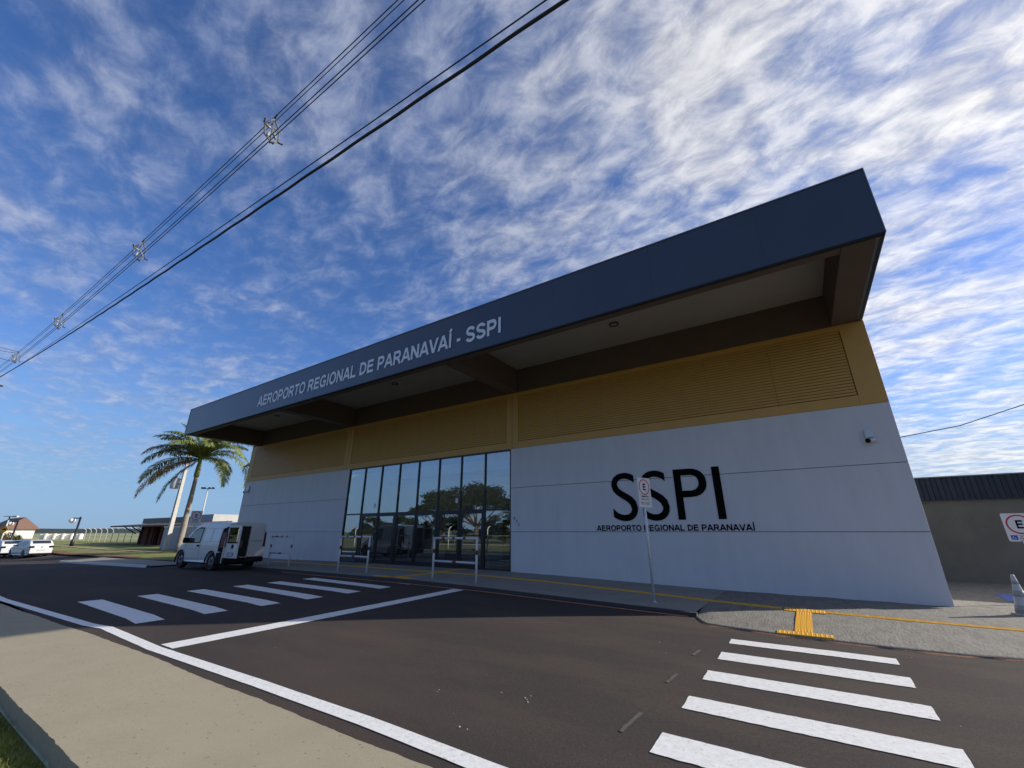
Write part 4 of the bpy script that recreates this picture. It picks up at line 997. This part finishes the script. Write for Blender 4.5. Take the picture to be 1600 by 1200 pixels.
FR = [(180, 14, 85, 6.2, 0), (172, 40, 72, 5.2, 0), (190, 58, 75, 4.6, 0), (158, 30, 50, 4.6, 0), (200, -10, 72, 5.9, 1), (230, -40, 45, 4.8, 0), (4, 28, 135, 6.6, 0), (-20, 12, 110, 5.4, 0),
      (20, 42, 110, 4.9, 0), (60, 55, 80, 4.8, 0), (100, 65, 70, 4.6, 0), (140, 58, 80, 4.5, 0), (270, 50, 95, 4.6, 0), (310, 48, 90, 4.6, 0), (225, 60, 85, 4.6, 0), (0, 86, 25, 3.2, 0), (85, 25, 90, 4.6, 0), (330, 62, 100, 4.6, 0), (195, 34, 95, 5.2, 0), (165, 52, 85, 4.8, 0), (210, 45, 100, 5.0, 0), (350, 50, 115, 5.4, 0), (30, 64, 95, 4.8, 0), (250, 66, 90, 4.6, 0), (120, 78, 60, 4.2, 0), (185, 70, 75, 4.6, 0), (200, 82, 60, 4.2, 0), (0, 70, 85, 4.8, 0), (175, 4, 70, 5.4, 0)]
palm((-45.4, 16.1, -.05), 8.15, 'tall palm with drooping green and one brown frond behind the van', FR, r0=.235)
palm((-37.5, 21.0, 0), 7.3, 'palm mostly hidden behind the left end of the terminal, only frond tips showing', [(182, 25, 55, 5.2, 0), (176, 5, 50, 5.0, 0), (190, 45, 60, 4.6, 0), (170, -8, 35, 4.4, 0)] + FR[6:12], seed=3)

# ------------------------------------------------------------------ poles and lamps at the left
t = thing('utility_pole', (-52.7, 17.6, -.1), 'pale concrete utility pole with a transformer beside the tall palm', 'utility pole', local=True)
mb = MB(); 
for k, (h0, h1) in enumerate(((0, 1.0),)):
    mb.add([(-.26, -.18, 0), (.26, -.18, 0), (.26, .18, 0), (-.26, .18, 0), (-.11, -.09, 10.8), (.11, -.09, 10.8), (.11, .09, 10.8), (-.11, .09, 10.8)], [(4, 5, 6, 7), (0, 1, 5, 4), (1, 2, 6, 5), (2, 3, 7, 6), (3, 0, 4, 7)])
po = mb.build('shaft', M['conc'], t)
mb = MB()
for z in (1.2, 2.6, 4.0, 5.4, 6.8, 8.2):
    ww = .26 - .15 * z / 10.8; mb.box(-ww * .55, ww * .55, -.19 + .009 * z, -.185 + .009 * z, z, z + .95)
mb.build('recess_shade', M['bldgrey'], po)  # shade of the pole's hollows painted as darker strips on its face
q = Matrix.Rotation(A_IMG, 4, 'Z')
MB().lathe((-.72 * math.cos(A_IMG), -.72 * math.sin(A_IMG), 5.9), [(.36, 0), (.38, .05), (.38, 1.0), (.32, 1.08)], 18).build('transformer', M['galv'], t)
MB().box(-.75, .1, -.04, .04, 6.3, 6.4, mtx=q).box(-.75, .1, -.04, .04, 6.75, 6.83, mtx=q).build('bracket', M['plast'], t)
MB().box(-1.0, 1.0, -.05, .05, 10.1, 10.2, mtx=q).build('cross_arm', M['wood'], t)

def lamp(base, h, label, arm=-1):
    t = thing('garden_lamp', base, label, 'street lamp', 'globe lamps on the lawn', rz=A_IMG, local=True)
    MB().lathe((0, 0, 0), [(.20, 0), (.20, .9), (.12, 1.05), (.10, h)], 12).build('post', M['frame'], t)
    MB().box(min(0, arm * .95), max(0, arm * .95), -.05, .05, h - .22, h - .10).build('arm', M['frame'], t)
    MB().lathe((arm * .95, 0, h - .75), [(.03, 0), (.2, .06), (.31, .2), (.34, .32), (.29, .46), (.16, .55), (.05, .57)], 18).build('globe', M['globe'], t)
b = at(110, 857, Z=-.35); lamp(b, 3.75, 'black garden lamp with white globe hung from its arm, nearest to the grass edge')
b2 = at(12, 857, Z=-.7); lamp(b2, 3.9, 'smaller black lamp with white globe near the brown-roofed house')
# slim floodlight mast behind
b = at(313, 815, Y=62); t = thing('floodlight_mast', (b.x, b.y, -.3), 'slim floodlight mast with crossbar right of the palm trunk', 'mast', local=True)
hm = at(321, 764, Y=62).z + .3; MB().tube([(0, 0, 0), (0, 0, hm)], [.3, .16], 8).build('shaft', M['conc'], t)
MB().box(-2.2, 2.2, -.12, .12, hm - .1, hm + .1, mtx=q).build('crossbar', M['plast'], t)
for u in (-2.0, -1.2, .4, 1.6): MB().box(u - .25, u + .25, -.25, .2, hm + .1, hm + .45, mtx=q).build('floodlight', M['plast'], t)

# yellow diamond warning sign with a small solar panel
b = at(-8, 868, Z=-.75); t = thing('warning_sign', b, 'yellow diamond road-hump sign with solar panel at the left edge', 'sign', rz=A_IMG + R(0), local=True)
hs_ = 3.35; MB().tube([(0, 0, 0), (0.0, 0, hs_ + .55)], .06, 8).build('pole', M['galv'], t)
s2 = .45; z0 = 2.6
dm = MB(); dm.add([(0, -.08, z0 - s2), (s2, -.08, z0), (0, -.08, z0 + s2), (-s2, -.08, z0), (0, -.06, z0 - s2), (s2, -.06, z0), (0, -.06, z0 + s2), (-s2, -.06, z0)], [(0, 1, 2, 3), (7, 6, 5, 4), (0, 4, 5, 1), (1, 5, 6, 2), (2, 6, 7, 3), (3, 7, 4, 0)]); dmo = dm.build('plate', M['amber'], t)
MB().add([(-.26, -.084, z0 - .06), (.26, -.084, z0 - .06), (.15, -.084, z0 + .05), (0, -.084, z0 + .1), (-.15, -.084, z0 + .05)], [(0, 1, 2, 3, 4)]).build('hump_symbol', M['black'], dmo)
MB().box(-.35, .35, -.3, .3, hs_ + .55, hs_ + .6).build('solar_panel', M['corr'], t); MB().box(.35, .8, -.05, .15, hs_ + .5, hs_ + .65).build('lamp_head', M['whitem'], t)

# ------------------------------------------------------------------ buildings at the left
def bbox_thing(name, label, cat, q0, q1, Y, depth, ztop, zbot=-.8): pass
# grey and cream flat building behind the palm
Y1 = 26.0; xa = at(312, 804, Y=Y1).x; xb = at(334, 804, Y=Y1).x; xc = -37.0; zt1 = at(320, 804, Y=Y1).z
B1 = thing('annex_building', (xa, Y1, 0), 'flat-roofed grey and cream building between the palm and the terminal', 'building')
MB().box(xa, xb, Y1, Y1 + .3, -.5, zt1).build('grey_wall', M['bldgrey'], B1)
RC = Matrix.Translation((xb + .02, Y1 + .01, 0)) @ Matrix.Rotation(math.atan2(.9, .43), 4, 'Z')
MB().box(0, 18, .0, .25, -.5, zt1 - .02, mtx=RC).build('cream_side_wall', M['bldwhite'], B1)
MB().add([RC @ Vector((0, .25, zt1 - .3)), RC @ Vector((18, .25, zt1 - .3)), RC @ Vector((18, 9, zt1 - .3)), RC @ Vector((0, 9, zt1 - .3))], [(0, 1, 2, 3)]).build('flat_roof', M['bldgrey'], B1)
xh = at(228, 806, Y=Y1 + .5).x
MB().box(xh, xa + .3, Y1 + .3, Y1 + 9, zt1 - .95, zt1 - .15).build('roof_parapet', M['corr'], B1)
MB().box(xh + .4, xa, Y1 + .8, Y1 + 8.8, -.5, zt1 - .95).build('rear_wall', M['bldwhite'], B1)
# brick pavilion with tiled eaves
Y2 = 22.5; x0 = at(205, 850, Y=Y2).x; x1 = at(246, 850, Y=Y2).x; x2 = at(310, 850, Y=Y2).x; z1 = at(250, 818, Y=Y2).z
B2 = thing('brick_pavilion', (x0, Y2, 0), 'low brick pavilion with deep brown tiled eaves on timber struts left of the palm', 'building')
for b_ in ((x0 + .5, x0 + 5), (x0 + 7.4, x0 + 8.0)): MB().box(*b_, Y2 + .6, Y2 + 4, -.6, z1 - .2).build('brick_wall', M['brick'], B2)
MB().box(x0 + 5, x0 + 7.4, Y2 + 2.5, Y2 + 2.6, -.6, z1 - .2).build('dark_opening', M['wood'], B2)
mb = MB()
for k in range(3): mb.box(x0 + 1 + k * 2.6, x0 + 1.18 + k * 2.6, Y2 + .38, Y2 + .56, -.6, z1 - .1)
mb.build('post', M['brick'], B2)
rf = MB(); ex = x0 - 4.2
rf.add([(ex, Y2 - 1.8, z1 - .25), (x2 - 1, Y2 - 1.8, z1 - .25), (x2 - 1, Y2 + 3.5, z1 + .25), (ex + 2, Y2 + 3.5, z1 + .25), (ex, Y2 - 1.8, z1 - .42), (x2 - 1, Y2 - 1.8, z1 - .42), (x2 - 1, Y2 + 3.5, z1 + .08), (ex + 2, Y2 + 3.5, z1 + .08)],
       [(0, 1, 2, 3), (7, 6, 5, 4), (0, 4, 5, 1), (3, 2, 6, 7), (0, 3, 7, 4), (1, 5, 6, 2)])
rf.build('tiled_roof', mat('dark_roof_tile', (.075, .052, .045), .9, var=.3, vscale=3, bump=.6, bscale=8), B2)
mb = MB()
for k in range(4): mb.tube([(x0 + .5, Y2 + k * .9, z1 - 1.3), (ex + .8, Y2 + k * .9 - .4, z1 - .35)], .07, 6)
mb.build('strut', M['wood'], B2)
# grey garden wall in front of the pavilion
Y3 = 18.9; xa3 = at(248, 860, Y=Y3).x; zt3 = at(260, 824, Y=Y3).z
G3 = thing('garden_wall', (xa3, Y3, 0), 'plain grey garden wall with pale coping behind the concrete pole', 'wall')
MB().box(xa3, -38, Y3, Y3 + .25, -.6, zt3).build('wall', M['bldgrey'], G3); MB().box(xa3 - .1, -38, Y3 - .06, Y3 + .31, zt3, zt3 + .12).build('coping', M['bldwhite'], G3)
# brown roofed house at the far left edge
Yh = 27.0; hxr = at(45, 840, Y=Yh + 7).x; zr = at(30, 809, Y=Yh + 5).z; ze = at(45, 825, Y=Yh).z
Hh = thing('house', (hxr - 8, Yh, 0), 'house with a big brown hipped roof and pale walls at the left edge', 'house')
MB().box(hxr - 30, hxr - 1.0, Yh + 1.0, Yh + 8, -1.5, ze).build('wall', M['bldwhite'], Hh)
rf = MB().add([(hxr - 32, Yh, ze - .1), (hxr, Yh, ze - .1), (hxr, Yh + 9, ze - .1), (hxr - 32, Yh + 9, ze - .1), (hxr - 30, Yh + 5, zr), (hxr - 2.5, Yh + 5, zr)], [(0, 1, 5, 4), (1, 2, 5), (2, 3, 4, 5), (3, 0, 4), (0, 3, 2, 1)]); rf.build('roof', M['tile'], Hh)
for k in range(4): MB().box(hxr - 6 - k * 6, hxr - 4.4 - k * 6, Yh + .95, Yh + 1.0, .3, ze - 1.0).build('window', M['glassdark'], Hh)
# white boundary wall with piers, then posts with curved tops
Yb = 24.0
P1 = at(128, 845, Y=40.0); P1.z = 0; q62 = at(60, 845, Y=40.0); rt_ = q62.x / 40.0
kk = (P1.x - rt_ * 40.0) / (.43 - rt_ * .9); P2 = P1 - Vector((.43, .9, 0)) * kk; dw = (P2 - P1); Lw = dw.length; rw = math.atan2(dw.y, dw.x)
bw_ = thing('boundary_wall', (P1.x, P1.y, -.5), 'low white boundary wall of panels with piers between the cars and the fence', 'wall', rz=rw, local=True)
MB().box(0, Lw, -.1, .1, -1.2, 1.5).build('wall', M['bldwhite'], bw_)
for k in range(5):
    MB().box(Lw * (k + .2) / 5, Lw * (k + .2) / 5 + .35, .1, .9, -1.2, 1.62).build('pier', M['bldwhite'], bw_)
Yb = 24.0
bf = thing('security_fence', (at(170, 850, Y=Yb).x, Yb, -.5), 'airfield fence of white concrete posts with curved tops and wire', 'fence')
px0 = at(130, 845, Y=Yb).x; px1 = at(240, 845, Y=Yb).x; hF = at(190, 824, Y=Yb).z
pxs = fr(px0, px1 + 6, 3.0)
for x in pxs:
    pts = [(x, Yb, -1.0), (x, Yb, hF - .7)] + [(x, Yb - .55 + .55 * math.cos(a), hF - .7 + .6 * math.sin(a)) for a in fr(.2, 1.6, .3)]
    MB().tube(pts, .05, 6).build('post', M['conc'], bf)
mb = MB()
for z in (.1, .6, 1.1, 1.6, 2.0): mb.tube([(px0, Yb + .1, z - .6), (px1 + 6, Yb + .1, z - .6)], .015, 4)
mb.build('wire', M['galv'], bf)

# ------------------------------------------------------------------ foliage
def leaf_cloud(mb, c, rad, n, size, rnd, squash=.7):
    c = Vector(c)
    for _ in range(n):
        while True:
            p = Vector((rnd.uniform(-1, 1), rnd.uniform(-1, 1), rnd.uniform(-1, 1)))
            if p.length < 1: break
        p = p * (.55 + .45 * rnd.random()); o = c + Vector((p.x * rad, p.y * rad, p.z * rad * squash))
        a = Vector((rnd.uniform(-1, 1), rnd.uniform(-1, 1), rnd.uniform(-.6, .6))).normalized(); b = a.orthogonal().normalized(); s_ = size * rnd.uniform(.6, 1.3)
        k = len(mb.v); mb.v += [o - a * s_, o - b * s_ * .5, o + a * s_, o + b * s_ * .5]; mb.f.append((k, k + 1, k + 2, k + 3)); mb.sm.append(False)
def tree(base, h, rad, label, seed, group, clumps=26, leaves=170, size=.16, flat=.38, mat_=None, crown0=.55):
    rnd = random.Random(seed); b = Vector(base); t = thing('tree', b, label, 'tree', group, local=True)
    tr = MB(); fork = h * crown0 * .55; tr.tube([(0, 0, -.3), (.1, .05, fork * .5), (0, 0, fork)], [h * .045, h * .034, h * .03], 10)
    cr_ = MB()
    for k in range(clumps):
        a = rnd.uniform(0, 6.28); q_ = math.sqrt(rnd.random()); r = rad * q_ * .85; z = h * crown0 + (h * (1 - crown0)) * (1 - q_ ** 2 * .8) * rnd.uniform(.45, .92)
        c = Vector((r * math.cos(a), r * math.sin(a), z))
        if k < 12: tr.tube([(0, 0, fork * .95), c * .5 + Vector((0, 0, fork * .35)), c], [h * .018, h * .010, h * .003], 5)
        leaf_cloud(cr_, c, rad * rnd.uniform(.20, .34), leaves, size, rnd, .55)
    tr.build('trunk', M['bark'], t); cr_.build('crown', mat_ or M['foliage'], t); return t
# trees across the road behind the camera; they show in the glass front
g = 'trees across the road mirrored in the glass'
tree((-43, -25, -.2), 9.3, 7.5, 'wide umbrella tree mirrored at the centre right of the glass', 11, g, 40, 260, .22, crown0=.52)
tree((-52.5, -27, -.2), 9.0, 6.0, 'umbrella tree mirrored just left of the widest one', 12, g, 34, 260, .22, crown0=.45)
for k_, (x_, y_, h_, r_, lb_) in enumerate(((-66, -30, 5.5, 5.0, 'bushy tree mirrored in the lower left panes'), (-75, -31, 5.0, 5.0, 'bushy tree mirrored at the far left pane'), (-57, -33, 5.8, 5.5, 'bushy tree mirrored below the second umbrella tree'),
        (-45, -36, 5.2, 6.0, 'bushy tree mirrored behind the trunk of the widest tree'), (-34, -31, 5.0, 4.5, 'bushy tree mirrored in the rightmost pane'))):
    tree((x_, y_, -.2), h_, r_, lb_, 20 + k_, g, 24, 230, .24, crown0=.12)
# fence behind the camera, mirrored in the glass
rf_ = thing('roadside_fence', (-30, -8, -.2), 'fence with curved white posts mirrored in the lower glass panes', 'fence')
for x in fr(-50, -6, 5.5):
    MB().tube([(x, -8, -.2), (x, -8, 1.7)] + [(x + .0, -8 - .4 + .4 * math.cos(a), 1.7 + .45 * math.sin(a)) for a in fr(.2, 1.6, .35)], .045, 6).build('post', M['bldwhite'], rf_)
MB().box(-50, -6, -8.02, -7.98, .3, .34).box(-50, -6, -8.02, -7.98, 1.2, 1.23).build('wire', M['galv'], rf_)

# hedge and shrubs by the far left lamp
rnd = random.Random(5)
for k, (xx, yy, rr, lb, mt_) in enumerate(((4, 846, 1.7, 'yellow-green shrub at the left edge behind the cars', M['hedge']), (20, 848, 1.3, 'smaller green shrub beside the far lamp', M['hedge']), (8, 858, .9, 'reddish low shrub under the warning sign', M['redleaf']))):
    p = at(xx, yy, Y=17 if k < 2 else 14.5); t = thing('shrub', (p.x, p.y, -.6), lb, 'shrub', 'shrubs at the far left', local=True)
    mb = MB(); 
    for j in range(7): leaf_cloud(mb, (rnd.uniform(-1, 1) * rr, rnd.uniform(-.6, .6) * rr, rr * .7 + rnd.uniform(-.2, .3) * rr), rr * .6, 150, .13, rnd, .9)
    mb.build('foliage', mt_, t); MB().tube([(0, 0, 0), (0, 0, rr * .8)], .06, 6).build('stem', M['bark'], t)
# far tree line along the horizon
mb = MB(); rnd = random.Random(9)
xsn = fr(-1500, 600, 10)
for row, (Yd, hh) in enumerate(((620, 6), (760, 9.5))):
    top = [hh * (.65 + .35 * mnoise.noise(Vector((x * .012, row * 3.3, 0))) + .22 * mnoise.noise(Vector((x * .07, row, 2)))) for x in xsn]
    for i in range(len(xsn) - 1):
        a, b = xsn[i], xsn[i + 1]; mb.add([(a, Yd, -2), (b, Yd, -2), (b, Yd + 8, top[i + 1]), (a, Yd + 8, top[i]), (b, Yd + 40, top[i + 1] * .9), (a, Yd + 40, top[i] * .9)], [(0, 1, 2, 3), (3, 2, 4, 5)], True)
    ys = fr(-200, Yd, 12); topy = [hh * (.7 + .35 * mnoise.noise(Vector((y * .012, row * 5.1, 4)))) for y in ys]
    X_ = -900 - row * 200
    for i in range(len(ys) - 1): mb.add([(X_, ys[i], -2), (X_, ys[i + 1], -2), (X_ - 8, ys[i + 1], topy[i + 1]), (X_ - 8, ys[i], topy[i]), (X_ - 40, ys[i + 1], topy[i + 1]), (X_ - 40, ys[i], topy[i])], [(1, 0, 3, 2), (2, 3, 5, 4)], True)
mb.build('distant_wood', M['farwood'], kind='stuff', label='dark line of distant trees along the horizon', cat='trees')

# grass in the near left corner, with a few dry blades
mb = MB(); rnd = random.Random(21)
for _ in range(42000):
    x = rnd.uniform(-9.5, -2.5); y = 1.33 - abs(rnd.gauss(0, .55)) if rnd.random() < .8 else rnd.uniform(-1.2, 1.33)
    if y < -1.5 or (x * x + y * y) < 1.5: continue
    dens = mnoise.noise(Vector((x * 1.7, y * 1.7, 0)))
    if dens < -.25 and rnd.random() < .7: continue
    h = rnd.uniform(.02, .065) * (1 + .6 * dens); a = rnd.uniform(0, 6.28); wv = Vector((math.cos(a), math.sin(a), 0)) * rnd.uniform(.0025, .005); ln = Vector((rnd.gauss(0, .5), rnd.gauss(0, .5), 0)) * h
    o = Vector((x, y, -.135)); k = len(mb.v); mb.v += [o - wv, o + wv, o + ln + Vector((0, 0, h))]; mb.f.append((k, k + 1, k + 2)); mb.sm.append(False)
mb.build('grass', M['grass'], kind='stuff', label='short yellow-green grass below the pavement edge', cat='grass')
# small pale stones and crumbs on the asphalt
mb = MB(); rnd = random.Random(33)
spots = [(-3.59, 3.98), (-3.57, 3.93), (-2.99, 4.29), (-2.66, 4.27), (-2.7, 4.3), (-2.68, 4.38), (-2.62, 4.22), (-2.82, 3.41), (-2.73, 3.41), (-2.22, 7.51), (-1.97, 6.92), (.82, 5.88), (.9, 8.6), (1.2, 8.7)]
spots += [(rnd.uniform(-9, 3), rnd.uniform(3.3, 9)) for _ in range(26)] + [(rnd.uniform(-7, -2.5), rnd.uniform(1.5, 2.6)) for _ in range(20)]
for i, (x, y) in enumerate(spots):
    s_ = (.0048 if i < 14 else .002) * rnd.uniform(.7, 1.4); zz_ = z_road(x, y) if y > 2.8 else .022
    a = rnd.uniform(0, 3); m_ = Matrix.Translation((x, y, zz_ + s_ * .4)) @ Matrix.Rotation(a, 4, 'Z'); mb.box(-s_ * 1.5, s_ * 1.5, -s_, s_, -s_ * .6, s_ * .6, mtx=m_)
mb.build('gravel_crumbs', M['pebble'], kind='stuff', label='scattered pale crumbs of stone on asphalt and pavement', cat='gravel')
for i, (x, y) in enumerate(((-.45, 3.95), (1.05, 8.55))):
    pass
